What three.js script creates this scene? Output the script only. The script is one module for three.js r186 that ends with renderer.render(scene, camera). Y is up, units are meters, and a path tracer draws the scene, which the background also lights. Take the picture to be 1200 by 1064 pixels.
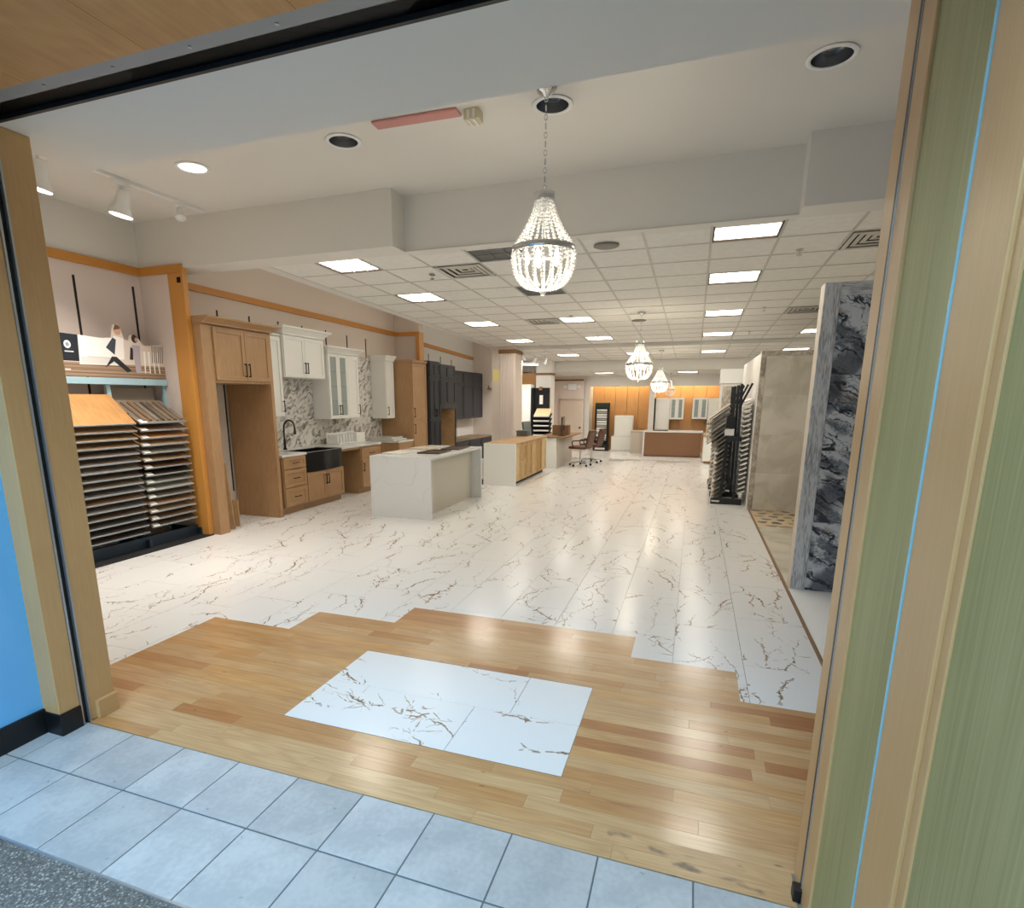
import * as THREE from 'three';
import { mergeGeometries } from 'three/addons/utils/BufferGeometryUtils.js';
import { RoundedBoxGeometry } from 'three/addons/geometries/RoundedBoxGeometry.js';
import { RectAreaLightUniformsLib } from 'three/addons/lights/RectAreaLightUniformsLib.js';

// ------------------------------------------------------------------ camera, sky, large lights, exposure
const renderer = new THREE.WebGLRenderer({ antialias: true });
renderer.toneMapping = THREE.LinearToneMapping;
renderer.toneMappingExposure = 0.95;
renderer.shadowMap.enabled = true;
RectAreaLightUniformsLib.init();
const scene = new THREE.Scene();
scene.background = new THREE.Color(0x0b0d10);

const EYE = 1.65, YAW = Math.atan(242 / 680), PITCH = Math.atan(143.7 / 665);
const camera = new THREE.PerspectiveCamera(2 * Math.atan(611 / 665) * 180 / Math.PI, 1254 / 1222, 0.05, 80);
camera.position.set(0, EYE, 0);
camera.rotation.order = 'YXZ';
camera.rotation.set(-PITCH, YAW, 0);
camera.setViewOffset(1254, 1222, 54, 0, 1200, 1064);     // the photograph is cropped: the lens axis meets it at (573, 611)

const FLUO = [1.0, 0.94, 0.83], FLUO_L = 10;             // ceiling troffers
const COVE_L = 5;
const SKY = [0.48, 0.74, 1.0], SKY_L = 6.2;               // skylight of the mall hall
const lin = (r, g, b) => new THREE.Color().setRGB(r, g, b);
function rectLight(x, y, z, w, h, rgb, L, dir = [0, -1, 0]) {
  const l = new THREE.RectAreaLight(lin(...rgb), L, w, h);
  l.position.set(x, y, z); l.lookAt(x + dir[0], y + dir[1], z + dir[2] + (dir[1] ? 1e-5 : 0)); scene.add(l); return l;
}
rectLight(-1.0, 5.28, 3.2, 7.5, 4.2, SKY, SKY_L);

// ------------------------------------------------------------------ helpers
let seed = 12345;
const rnd = () => { seed = (seed * 1664525 + 1013904223) >>> 0; return seed / 4294967296; };
const rr = (a, b) => a + (b - a) * rnd();
const hash = (x, y, s) => { let h = (x * 374761393 + y * 668265263 + s * 2147483647) | 0; h = Math.imul(h ^ (h >>> 13), 1274126177); h ^= h >>> 16; return (h >>> 0) / 4294967296; };
const PERM = new Uint8Array(512), GRX = new Float32Array(256), GRY = new Float32Array(256);
{ let q = 99; const nx = () => { q = (q * 1664525 + 1013904223) >>> 0; return q / 4294967296; }; for (let i = 0; i < 256; i++) { PERM[i] = i; GRX[i] = Math.cos(i * 2.39996); GRY[i] = Math.sin(i * 2.39996); } for (let i = 255; i > 0; i--) { const j = Math.floor(nx() * (i + 1)), t = PERM[i]; PERM[i] = PERM[j]; PERM[j] = t; } for (let i = 0; i < 256; i++) PERM[256 + i] = PERM[i]; }
function pn(x, y, px, py, s = 0) {            // periodic gradient noise, about -1..1
  const xi = Math.floor(x), yi = Math.floor(y), fx = x - xi, fy = y - yi;
  const u = fx * fx * fx * (fx * (fx * 6 - 15) + 10), v = fy * fy * fy * (fy * (fy * 6 - 15) + 10);
  let i0 = xi % px; if (i0 < 0) i0 += px; let i1 = i0 + 1; if (i1 === px) i1 = 0; let j0 = yi % py; if (j0 < 0) j0 += py; let j1 = j0 + 1; if (j1 === py) j1 = 0;
  const sa = PERM[s & 255], A = PERM[(i0 + sa) & 255], B = PERM[(i1 + sa) & 255], h0 = (j0 + (s * 37)) & 255, h1 = (j1 + (s * 37)) & 255;
  const g00 = PERM[A + h0], g10 = PERM[B + h0], g01 = PERM[A + h1], g11 = PERM[B + h1];
  const a = GRX[g00] * fx + GRY[g00] * fy, b = GRX[g10] * (fx - 1) + GRY[g10] * fy, c = GRX[g01] * fx + GRY[g01] * (fy - 1), d = GRX[g11] * (fx - 1) + GRY[g11] * (fy - 1);
  return 1.5 * (a + (b - a) * u + (c - a) * v + (a - b - c + d) * u * v);
}
const fbm = (u, v, f, o, s, fy = f) => { let r = 0, a = 0.5; for (let i = 0; i < o; i++) { r += a * pn(u * f, v * fy, f, fy, s + i * 7); f *= 2; fy *= 2; a *= 0.5; } return r; };
const sst = (a, b, x) => { const t = Math.min(1, Math.max(0, (x - a) / (b - a))); return t * t * (3 - 2 * t); };
const mix3 = (a, b, t) => [a[0] + (b[0] - a[0]) * t, a[1] + (b[1] - a[1]) * t, a[2] + (b[2] - a[2]) * t];
function tex(w, h, fn, sizeX = 1, sizeY = sizeX, srgb = true) {       // fn(u, v) gives sRGB 0..255; size in metres
  const d = new Uint8Array(w * h * 4);
  for (let j = 0; j < h; j++) for (let i = 0; i < w; i++) {
    const c = fn(i / w, j / h), k = (j * w + i) * 4;
    d[k] = Math.max(0, Math.min(255, c[0])); d[k + 1] = Math.max(0, Math.min(255, c[1])); d[k + 2] = Math.max(0, Math.min(255, c[2])); d[k + 3] = 255;
  }
  const t = new THREE.DataTexture(d, w, h, THREE.RGBAFormat);
  t.magFilter = THREE.LinearFilter; t.minFilter = THREE.LinearFilter; t.wrapS = t.wrapT = THREE.RepeatWrapping;
  t.repeat.set(1 / sizeX, 1 / sizeY); if (srgb) t.colorSpace = THREE.SRGBColorSpace; t.needsUpdate = true; return t;
}
const gry = x => [x, x, x];
const std = (color, roughness = 0.6, o = {}) => new THREE.MeshStandardMaterial({ color, roughness, metalness: 0, ...o });
const phys = (color, roughness, o = {}) => new THREE.MeshPhysicalMaterial({ color, roughness, metalness: 0, ...o });
const glow = (rgb, k) => new THREE.MeshStandardMaterial({ color: 0xffffff, roughness: 0.5, emissive: lin(...rgb), emissiveIntensity: k });

function uvBox(g, ox = 0, oy = 0, rot = 0) {  // box-mapped uv in metres
  const p = g.attributes.position, n = g.attributes.normal, uv = new Float32Array(p.count * 2);
  for (let i = 0; i < p.count; i++) {
    const ax = Math.abs(n.getX(i)), ay = Math.abs(n.getY(i)), az = Math.abs(n.getZ(i)); let u, v;
    if (ay >= ax && ay >= az) { u = p.getX(i); v = p.getZ(i); } else if (ax >= az) { u = p.getZ(i); v = p.getY(i); } else { u = p.getX(i); v = p.getY(i); }
    if (rot) [u, v] = [v, u];
    uv[2 * i] = u + ox; uv[2 * i + 1] = v + oy;
  }
  g.setAttribute('uv', new THREE.BufferAttribute(uv, 2)); return g;
}
const plain = g => { const q = g.index ? g.toNonIndexed() : g; for (const k of Object.keys(q.attributes)) if (!['position', 'normal', 'uv'].includes(k)) q.deleteAttribute(k); return q; };
const merge = a => mergeGeometries(a.map(plain), false);
// box from corner to corner; r > 0 rounds its edges
function bx(x0, x1, y0, y1, z0, z1, r = 0, rot = 0, ox = 0, oy = 0) {
  if (x0 > x1) [x0, x1] = [x1, x0]; if (y0 > y1) [y0, y1] = [y1, y0]; if (z0 > z1) [z0, z1] = [z1, z0];
  const w = x1 - x0, h = y1 - y0, d = z1 - z0;
  const g = r > 0 ? new RoundedBoxGeometry(w, h, d, 1, Math.min(r, w / 2.01, h / 2.01, d / 2.01)) : new THREE.BoxGeometry(w, h, d);
  g.translate((x0 + x1) / 2, (y0 + y1) / 2, (z0 + z1) / 2);
  return uvBox(g, ox, oy, rot);
}
function cyl(r0, r1, h, x, y, z, seg = 16, ax = 'y') { const g = new THREE.CylinderGeometry(r1, r0, h, seg); if (ax === 'x') g.rotateZ(Math.PI / 2); if (ax === 'z') g.rotateX(Math.PI / 2); g.translate(x, y, z); return g; }
const lathe = (pts, seg = 24) => new THREE.LatheGeometry(pts.map(p => new THREE.Vector2(...p)), seg);
const tube = (pts, r, n = 20, seg = 8) => new THREE.TubeGeometry(new THREE.CatmullRomCurve3(pts.map(p => new THREE.Vector3(...p))), n, r, seg);
const V3 = (a) => new THREE.Vector3(...a);
function bar(a, b, w, h) {                      // straight bar between two points
  const A = V3(a), B = V3(b), L = A.distanceTo(B), g = new THREE.BoxGeometry(w, h, L);
  const m = new THREE.Matrix4().lookAt(B, A, new THREE.Vector3(0, 1, 0.001)); g.applyMatrix4(m); g.translate((A.x + B.x) / 2, (A.y + B.y) / 2, (A.z + B.z) / 2); return g;
}
const used = {};
const numbered = n => { used[n] = (used[n] || 0) + 1; return used[n] === 1 ? n : `${n}_${String(used[n] - 1).padStart(3, '0')}`; };
function mesh(name, geos, m, parent = scene) {
  const g = Array.isArray(geos) ? (geos.length > 1 ? merge(geos) : geos[0]) : geos;
  const o = new THREE.Mesh(g, m); o.name = parent === scene ? numbered(name) : name; o.castShadow = o.receiveShadow = true; parent.add(o); return o;
}
function tag(o, label, category, group) { o.userData = { label, category }; if (group) o.userData.group = group; return o; }
function thing(name, label, category, pos = [0, 0, 0], turn = 0, group) {
  const o = new THREE.Group(); o.name = numbered(name); scene.add(o); o.position.set(...pos); o.rotation.y = turn; return tag(o, label, category, group);
}
function setting(name, geos, m) { const o = mesh(name, geos, m); o.userData = { kind: 'structure' }; return o; }
function settingGroup(name) { const o = new THREE.Group(); o.name = numbered(name); scene.add(o); o.userData = { kind: 'structure' }; return o; }
function one(name, geos, m, label, category, pos = [0, 0, 0], turn = 0, group) { const o = mesh(name, geos, m); o.position.set(...pos); o.rotation.y = turn; return tag(o, label, category, group); }
function copyOf(o, pos, turn, label, group) {
  const c = o.clone(); c.name = numbered(o.name.replace(/_\d{3}$/, '')); c.userData = { ...o.userData }; if (label) c.userData.label = label; if (group) c.userData.group = group;
  c.position.set(...pos); if (turn !== undefined) c.rotation.y = turn; scene.add(c); return c;
}
// ------------------------------------------------------------------ materials
function veinedMarble(N, metres) {            // brown lightning veins, mostly along v
  const cv = document.createElement('canvas'); cv.width = cv.height = N; const c = cv.getContext('2d'), k = N / metres;
  c.fillStyle = '#f0efed'; c.fillRect(0, 0, N, N); c.lineCap = 'round'; c.lineJoin = 'round';
  const seg = (x0, y0, x1, y1, w, col) => { for (const dx of [-N, 0, N]) for (const dy of [-N, 0, N]) { const a = Math.min(x0, x1) + dx, b = Math.max(x0, x1) + dx, d = Math.min(y0, y1) + dy, e = Math.max(y0, y1) + dy; if (b < -9 || a > N + 9 || e < -9 || d > N + 9) continue; c.strokeStyle = col; c.lineWidth = w; c.beginPath(); c.moveTo(x0 + dx, y0 + dy); c.lineTo(x1 + dx, y1 + dy); c.stroke(); } };
  const walk = (x, y, ang, len, w, depth) => {
    let a = ang, run = 0; const warm = rnd();
    while (run < len) {
      const s = rr(0.01, 0.038) * k; a += rr(-1.1, 1.1); a += (ang - a) * 0.55; const x1 = x + Math.cos(a) * s, y1 = y + Math.sin(a) * s, t = Math.sin(Math.PI * Math.min(1, run / len)), al = (0.4 + 0.45 * rnd()) * (0.5 + 0.5 * t);
      const col = `rgba(${Math.round(112 + 32 * warm)},${Math.round(92 + 18 * warm)},${Math.round(72 - 2 * warm)},${al.toFixed(2)})`;
      if (rnd() > 0.26) seg(x, y, x1, y1, Math.max(0.8, w * (0.3 + 0.7 * t) * rr(0.5, 1.5)), col);
      if (depth < 2 && rnd() < 0.2) walk(x1, y1, a + rr(-1.2, 1.2), len * rr(0.08, 0.26), w * 0.55, depth + 1);
      if (depth === 0 && rnd() < 0.34) seg(x1 + rr(-4, 4), y1 + rr(-4, 4), x1 + rr(-14, 14), y1 + rr(-14, 14), w * rr(0.4, 1.6), col);
      x = x1; y = y1; run += s;
    }
  };
  const n = Math.round(metres * metres * 10);
  for (let i = 0; i < n; i++) { const main = rnd() < 0.72; walk(rnd() * N, rnd() * N, main ? Math.PI / 2 + rr(-0.55, 0.55) : rr(0, 3.14), rr(0.15, main ? 0.85 : 0.4) * k, rr(0.004, 0.014) * k, 0); }
  const t = new THREE.CanvasTexture(cv); t.colorSpace = THREE.SRGBColorSpace; t.magFilter = THREE.LinearFilter; t.wrapS = t.wrapT = THREE.RepeatWrapping; t.repeat.set(1 / metres, 1 / metres); return t;
}
const tFloor = veinedMarble(2048, 3.6);
const grain = (fx, fy, s, lo, hi, k = 1) => (u, v) => {
  const w = fbm(u, v, 2, 2, s) * 0.35;
  const a = 0.5 + 0.5 * Math.sin((v * fy + w * 6 + pn(u * 3, v * fy * 2, 3, fy * 2, s + 3) * 1.2) * 6.2832);
  const b = pn(u * fx, v * fy * 16, fx, fy * 16, s + 9), c = fbm(u, v, 3, 3, s + 5);
  return mix3(lo, hi, Math.max(0, Math.min(1, 0.55 + k * (0.16 * (a - 0.5) + 0.26 * b + 0.35 * c))));
};
const tOakFloor = tex(1024, 512, (u, v) => { const c = grain(5, 8, 3, [182, 138, 92], [220, 182, 132], 1.2)(u, v); const kn = sst(0.5, 0.64, fbm(u, v, 9, 3, 91)), st = sst(0.42, 0.6, fbm(u, v, 3, 3, 95, 12)); return mix3(mix3(c, [150, 98, 58], st * 0.5), [96, 62, 38], kn * 0.7); }, 1.4, 0.7);
const tOakStain = tex(512, 256, (u, v) => { const c = grain(5, 8, 3, [182, 138, 92], [216, 176, 126], 1.2)(u, v), k = sst(0.12, 0.42, fbm(u, v, 5, 4, 97)); return mix3(c, [84, 68, 54], k * 0.75); }, 0.9, 0.45);
const tCab = tex(512, 512, grain(4, 5, 13, [160, 122, 84], [186, 149, 108], 0.8), 1.1);
const tNeutral = tex(512, 512, grain(4, 4, 17, [196, 194, 192], [255, 255, 255], 1.1), 0.8);
const tJamb = tex(512, 512, grain(2, 10, 29, [194, 149, 98], [212, 170, 118], 0.7), 0.9);
const tPanelOrange = tex(512, 256, grain(3, 5, 33, [188, 138, 84], [208, 160, 104], 0.7), 1.4, 0.7);
const tSoft = tex(512, 512, grain(4, 3, 37, [186, 132, 76], [212, 158, 98], 1.0), 0.9);
const tGreyTile = tex(512, 512, (u, v) => { const a = fbm(u, v, 4, 4, 51), b = fbm(u, v, 40, 2, 52), c = sst(0.42, 0.6, fbm(u, v, 22, 2, 53)); return mix3(mix3([178, 180, 181], [200, 200, 199], sst(-0.5, 0.5, a + b * 0.5)), [120, 116, 110], c * 0.55); }, 0.9);
const tConcrete = tex(1024, 1024, (u, v) => {
  let best = 9, id = 0; const N = 90, x = u * N, y = v * N, xi = Math.floor(x), yi = Math.floor(y);
  for (let j = -1; j < 2; j++) for (let i = -1; i < 2; i++) { const cx = xi + i, cy = yi + j, m = a => ((a % N) + N) % N, h = hash(m(cx), m(cy), 7), d = Math.hypot(cx + hash(m(cx), m(cy), 1) - x, cy + hash(m(cx), m(cy), 2) - y) / (0.25 + 0.5 * h); if (d < best) { best = d; id = hash(m(cx), m(cy), 3); } }
  const st = sst(0.95, 0.6, best), c = id > 0.75 ? [168, 164, 156] : id > 0.4 ? [128, 124, 118] : [88, 84, 80];
  return mix3([104, 100, 94], c, st);
}, 0.75);
const tGrey = tex(768, 768, (u, v) => {           // streaky grey marble of the backsplash
  const p = u * 3 + v * 5, q = v * 3 - u * 5, w = fbm(u, v, 4, 3, 61);
  const a = pn(p * 3 + w * 3, q * 1.0 + w * 2, 1 << 20, 1 << 20, 62), b = pn(p * 7 + w * 4, q * 2.0, 1 << 20, 1 << 20, 63), c = fbm(u, v, 30, 2, 64);
  return mix3([228, 224, 218], [128, 122, 116], sst(-0.2, 0.65, a * 0.55 + b * 0.45 + c * 0.3));
}, 1.3);
const tSlab = tex(1024, 1024, (u, v) => {         // blue-grey breccia: pale broken patches between dark seams
  const w1 = fbm(u, v, 5, 5, 101), w2 = fbm(u, v, 5, 5, 111), U = u + w1 * 0.11 + v, W = v + w2 * 0.11;
  const a = fbm(U, W, 4, 5, 121), r1 = Math.abs(fbm(U, W, 4, 5, 131)), r2 = Math.abs(fbm(U, W, 9, 4, 141)), f = fbm(u, v, 40, 3, 145), m = sst(-0.25, 0.2, fbm(u, v, 3, 3, 151));
  let c = mix3([104, 110, 120], [208, 211, 214], sst(-0.26, 0.12, a + f * 0.25));
  c = mix3(c, [134, 122, 112], sst(0.15, 0.4, w2) * 0.5);
  c = mix3(c, [28, 33, 44], sst(0.085 * m + 0.012, 0.0, r1 + f * 0.03) * 0.95);
  c = mix3(c, [40, 46, 58], sst(0.05 * m, 0.0, r2) * 0.7);
  c = mix3(c, [222, 225, 226], sst(0.03, 0.0, Math.abs(r1 - 0.16)) * 0.35);
  return mix3(c, [44, 50, 62], sst(0.08, 0.34, fbm(u, v, 2, 4, 155)) * 0.6);
}, 1.0);
const tBarn = tex(256, 1024, (u, v) => { const a = fbm(u, v, 8, 3, 161, 6), b = pn(u * 60, v * 8, 60, 8, 163), c = fbm(u, v, 40, 3, 165, 24); return mix3([112, 112, 116], [214, 214, 214], Math.max(0, Math.min(1, 0.86 + a * 0.7 + b * 0.3 + c * 0.9))); }, 0.5, 2.0);
const tTrav = tex(256, 1024, (u, v) => { const a = fbm(u, v, 4, 3, 171, 10), c = fbm(u, v, 14, 3, 175, 34); return mix3([128, 116, 102], [208, 198, 182], Math.max(0, Math.min(1, 0.66 + a * 0.9 + c * 0.7))); }, 0.5, 2.0);
const tOnyx = tex(768, 768, (u, v) => { const w = fbm(u, v, 3, 4, 181), a = fbm(u + w * 0.25, v + w * 0.2, 3, 4, 183), ve = Math.abs(fbm(u + w * 0.08, v + w * 0.05, 3, 2, 187)); let c = mix3([194, 187, 170], [220, 214, 199], sst(-0.35, 0.35, a)); c = mix3(c, [226, 220, 206], sst(0.05, 0, ve) * 0.3); return mix3(c, [150, 136, 112], sst(0.5, 0.62, fbm(u, v, 14, 2, 189)) * 0.5); }, 1.6);
const tWhiteMarble = tex(512, 512, (u, v) => { const w = fbm(u, v, 3, 3, 191), n = Math.abs(fbm(u + v + w * 0.3, v - u, 2, 2, 193)); return mix3([232, 233, 232], [190, 192, 194], sst(0.025, 0, n) * 0.28 * sst(-0.2, 0.2, w)); }, 1.8);
const tOlive = tex(1024, 256, (u, v) => { const a = pn(u * 90, v * 2, 90, 2, 201), b = pn(u * 260, v * 5, 260, 5, 203), c = fbm(u, v, 4, 2, 207, 2); return mix3([146, 138, 88], [184, 174, 122], Math.max(0, Math.min(1, 0.5 + a * 0.22 + b * 0.22 + c * 0.4))); }, 0.8, 1.4);
const tCeil = tex(512, 512, (u, v) => { const f = sst(0.34, 0.5, fbm(u, v, 60, 2, 211)), a = fbm(u, v, 8, 2, 213); return mix3(mix3([242, 240, 234], [234, 232, 226], a + 0.5), [200, 197, 188], f * 0.8); }, 0.6);
const tPlaster = tex(256, 256, (u, v) => gry(128 + 60 * fbm(u, v, 24, 3, 221)), 0.5, 0.5, false);

const MAT = {
  floor: phys(0xffffff, 0.22, { map: tFloor }), grout: std(0xa9a49b, 0.9),
  insert: phys(0xffffff, 0.27, { map: tFloor }),
  oakFloor: [0xffffff, 0xf8efe2, 0xeedac2, 0xfff4e0, 0xdcb99a].map(c => phys(c, 0.3, { map: tOakFloor, clearcoat: 0.8, clearcoatRoughness: 0.17 })),
  oakStain: phys(0xffffff, 0.36, { map: tOakStain, clearcoat: 0.5, clearcoatRoughness: 0.25 }),
  greyTile: [0xffffff, 0xf2f2f2, 0xfafafa].map(c => phys(c, 0.42, { map: tGreyTile })), concrete: std(0xffffff, 0.8, { map: tConcrete }), darkGrout: std(0x6d7073, 0.95),
  jamb: phys(0xffffff, 0.38, { map: tJamb }), soffitWood: phys(0xffffff, 0.5, { map: tSoft }),
  black: std(0x0c0d10, 0.45), alu: std(0xb9bcbf, 0.35, { metalness: 0.7 }), steelGrey: std(0x9a9c9c, 0.5, { metalness: 0.3 }),
  olive: phys(0xffffff, 0.55, { map: tOlive }), glassEdge: phys(0xa2d0da, 0.15, { transmission: 0.2 }), bluePane: phys(0x74c2fb, 0.12),
  paint: std(0xe6e3dc, 0.75, { bumpMap: tPlaster, bumpScale: 0.0006 }), wallCream: std(0xe0d3c6, 0.7), wallPink: std(0xe2d3ca, 0.7), wallWhite: std(0xe9e5de, 0.7),
  ceilTile: std(0xffffff, 0.9, { map: tCeil }), tbar: std(0xcfccc3, 0.6), groove: std(0x2a2420, 0.8),
  trim: phys(0xc98a3e, 0.4), trimBrown: std(0x8a6640, 0.5), orangeWood: phys(0xd09348, 0.4),
  cab: phys(0xffffff, 0.42, { map: tCab }), cabInside: std(0x8f6a4c, 0.6), white: phys(0xf3f2ec, 0.4), whiteSide: std(0xdfe0dc, 0.5), bronze: std(0x3a2a22, 0.35, { metalness: 0.7 }),
  dark: phys(0x272a30, 0.4), counter: phys(0xf2f0ec, 0.18, { map: tWhiteMarble }), marbleW: phys(0xffffff, 0.25, { map: tWhiteMarble }), sink: phys(0x14171b, 0.15), matteBlack: std(0x121316, 0.4),
  splash: phys(0xffffff, 0.25, { map: tGrey }), slab: phys(0xffffff, 0.18, { map: tSlab }), barn: std(0xffffff, 0.6, { map: tBarn }), trav: std(0xffffff, 0.6, { map: tTrav }), onyx: phys(0xffffff, 0.22, { map: tOnyx }),
  glassFrost: phys(0xb9c6c2, 0.35, { transmission: 0.35 }), shelf: std(0xc8d2ce, 0.4),
  rackBlue: phys(0xa4c4cf, 0.4), rackNavy: std(0x26384a, 0.5), matBlack: std(0x15171b, 0.8), clear: std(0x9aa6ac, 0.3),
  orangePanel: phys(0xffffff, 0.4, { map: tPanelOrange }), seam: std(0x7a5228, 0.7), paper: std(0xe9e6df, 0.8), yellow: std(0xf1e39a, 0.8),
  leather: phys(0x5d3a28, 0.4), chrome: std(0xd6d8da, 0.16, { metalness: 1 }), greyFabric: std(0x5f6661, 0.8), screen: std(0x17191d, 0.2),
  board: std(0xd2ab7c, 0.6, { map: tNeutral }), white2: std(0xf4f4f2, 0.5), pinkSign: phys(0xcb8e89, 0.4), beigeBox: std(0xd3c8a8, 0.5),
  bead: phys(0xffffff, 0.1, { transmission: 0.5 }), crystal: phys(0xffffff, 0.05, { transmission: 0.8 }),
};
// ------------------------------------------------------------------ floors
const subfloor = setting('floor', [bx(-6.4, 3.3, -0.14, -0.013, -19.5, -1.14)], MAT.grout);
const woodZones = [[-3.38, 0.89, -3.185, -1.82], [-2.69, 0.355, -3.55, -3.185], [-2.02, -0.28, -3.885, -3.55]];   // stepped edge of the oak floor
const INS = [-1.95, -0.445, -3.06, -2.215];                                                                     // marble inlay in the oak
{
  // marble-look tiles, long side running into the shop
  const fl = settingGroup('floor'), W = 0.425, L = 0.85, g = 0.0014;
  const cutsX = [], cutsZ = []; woodZones.forEach(z => { cutsX.push(z[0], z[1]); cutsZ.push(z[2], z[3]); });
  const inWood = (x, z) => woodZones.some(w => x > w[0] && x < w[1] && z > w[2] && z < w[3]);
  for (let c = 0; c < 17; c++) {
    let x1 = 0.405 - W * (c - 1), x0 = x1 - W; if (c === 0) x1 = 0.87; if (x0 < -6.2) x0 = -6.19; if (x1 <= x0 + 0.02) continue;
    let z1 = -1.97 + (c * 0.283) % L;
    while (z1 > -15.4) {
      let a = z1 - L; const Z1 = Math.min(z1, -1.975); z1 = a; if (Z1 - a < 0.03) continue;
      const xs = [x0 + g, ...cutsX.filter(v => v > x0 + g && v < x1 - g), x1 - g].sort((p, q) => p - q), zs = [a + g, ...cutsZ.filter(v => v > a + g && v < Z1 - g), Z1 - g].sort((p, q) => p - q);
      const ox = rnd() * 3.6, oy = rnd() * 3.6, parts = [];
      for (let i = 0; i + 1 < xs.length; i++) for (let j = 0; j + 1 < zs.length; j++) {
        if (xs[i + 1] - xs[i] < 1e-4 || zs[j + 1] - zs[j] < 1e-4) continue;
        if (!inWood((xs[i] + xs[i + 1]) / 2, (zs[j] + zs[j + 1]) / 2)) parts.push(bx(xs[i], xs[i + 1], -0.012, 0, zs[j], zs[j + 1], 0, 0, ox, oy));
      }
      if (parts.length) mesh('tile', parts, MAT.floor, fl);
    }
  }
  const rest = mesh('tile', [bx(-6.19, 0.87, -0.012, 0, -19.3, -16.3)], MAT.floor, fl);
  // oak strip planks, running across the doorway
  const wf = settingGroup('floor');
  const segs = [[-1.82, -1.97, 2], [-1.97, -2.215, 3], [-2.215, -3.06, 10], [-3.06, -3.185, 2], [-3.185, -3.55, 4], [-3.55, -3.885, 4]];
  for (const [za, zb, n] of segs) for (let r = 0; r < n; r++) {
    const z1 = za + (zb - za) * r / n, z0 = za + (zb - za) * (r + 1) / n, zc = (z0 + z1) / 2;
    const ranges = zc > -1.97 ? [[-2.862, 0.44]] : zc > -3.185 ? (zc < -2.215 && zc > -3.06 ? [[-3.38, INS[0]], [INS[1], 0.87]] : [[-3.38, 0.87]]) : zc > -3.55 ? [[-2.69, 0.355]] : [[-2.02, -0.28]];
    for (const [xa, xb] of ranges) {
      let x = xa; while (x < xb - 0.01) { let e = Math.min(xb, x + rr(0.38, 1.05)); if (xb - e < 0.2) e = xb; const k = rnd(); mesh('plank', [bx(x + 0.0005, e - 0.0005, -0.012, 0.0006, z0 + 0.0006, z1 - 0.0006, 0, 0, rnd() * 1.4, rnd() * 0.7)], zc > -2.08 && (x + e) / 2 > 0.05 ? MAT.oakStain : MAT.oakFloor[k < 0.42 ? 0 : k < 0.62 ? 1 : k < 0.76 ? 2 : k < 0.93 ? 3 : 4], wf); x = e; }
    }
  }
  // inlay: four large tiles in two offset rows
  const ins = settingGroup('floor'), zm = -2.638;
  for (const [a, b, c, d] of [[INS[0], -1.02, zm, INS[3]], [-1.02, INS[1], zm, INS[3]], [INS[0], -1.02 + 0.2, INS[2], zm], [-0.82, INS[1], INS[2], zm]])
    mesh('tile', [bx(a + 0.0015, b - 0.0015, -0.012, 0.001, c + 0.0015, d - 0.0015, 0, 1, rnd() * 3.6, rnd() * 3.6)], MAT.insert, ins);
  mesh('edge_strip', [bx(INS[0] - 0.004, INS[1] + 0.004, -0.012, 0.0008, INS[2] - 0.005, INS[2]), bx(INS[0] - 0.004, INS[1] + 0.004, -0.012, 0.0008, INS[3], INS[3] + 0.004)], MAT.trimBrown, ins);
  // grey square tiles of the threshold
  const th = settingGroup('floor'), P = 0.3315; let n = 0;
  mesh('grout_bed', [bx(-3.2, 0.6, -0.14, -0.003, -1.82, -1.14)], MAT.darkGrout, th);
  for (let k = -4; k < 8; k++) for (const [z0, z1] of [[-1.818, -1.496], [-1.493, -1.143]]) {
    const x0 = -1.877 + P * k, x1 = x0 + P, X0 = Math.max(x0, z0 < -1.6 ? -2.98 : -2.985), X1 = Math.min(x1, 0.45); if (X1 - X0 < 0.02) continue;
    mesh('tile', [bx(X0 + 0.0028, X1 - 0.0028, -0.012, 0, z0 + 0.0028, z1 - 0.0028, 0.0018, 0, rnd() * 0.9, rnd() * 0.9)], MAT.greyTile[n++ % 3], th);
  }
  mesh('metal_edge', [bx(-2.98, 0.45, -0.012, 0.0015, -1.145, -1.137)], MAT.alu, th);
  setting('floor', [bx(-9, 9, -0.14, -0.004, -1.137, 8.2)], MAT.concrete);
  // raised display floor along the right: pale tiles and a pebble mosaic
  const rf = settingGroup('floor');
  mesh('base', [bx(0.88, 3.1, -0.012, 0.012, -19.3, -1.98)], MAT.grout, rf);
  mesh('edge_strip', [bx(0.87, 0.885, -0.012, 0.018, -9.3, -1.98)], MAT.trimBrown, rf);
  for (let i = 0; i < 4; i++) for (let j = 0; j < 3; j++) mesh('tile', [bx(0.89 + j * 0.6, 1.487 + j * 0.6, 0.012, 0.017, -8.0 + i * 0.65, -8.0 + (i + 1) * 0.65 - 0.003, 0, 0, i * 0.4, j * 0.7)], MAT.onyx, rf);
  for (let j = 0; j < 3; j++) mesh('tile', [bx(0.89 + j * 0.7, 1.587 + j * 0.7, 0.012, 0.017, -5.38, -4.2, 0, 0, j, 0.3)], MAT.white2, rf);
  for (let j = 0; j < 3; j++) mesh('tile', [bx(0.89 + j * 0.7, 1.587 + j * 0.7, 0.012, 0.017, -4.197, -1.98, 0, 0, j, 0.6)], MAT.white2, rf);
  mesh('mosaic_bed', [bx(0.89, 2.6, 0.012, 0.016, -9.3, -8.003)], std(0xcdb796, 0.8), rf);
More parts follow.
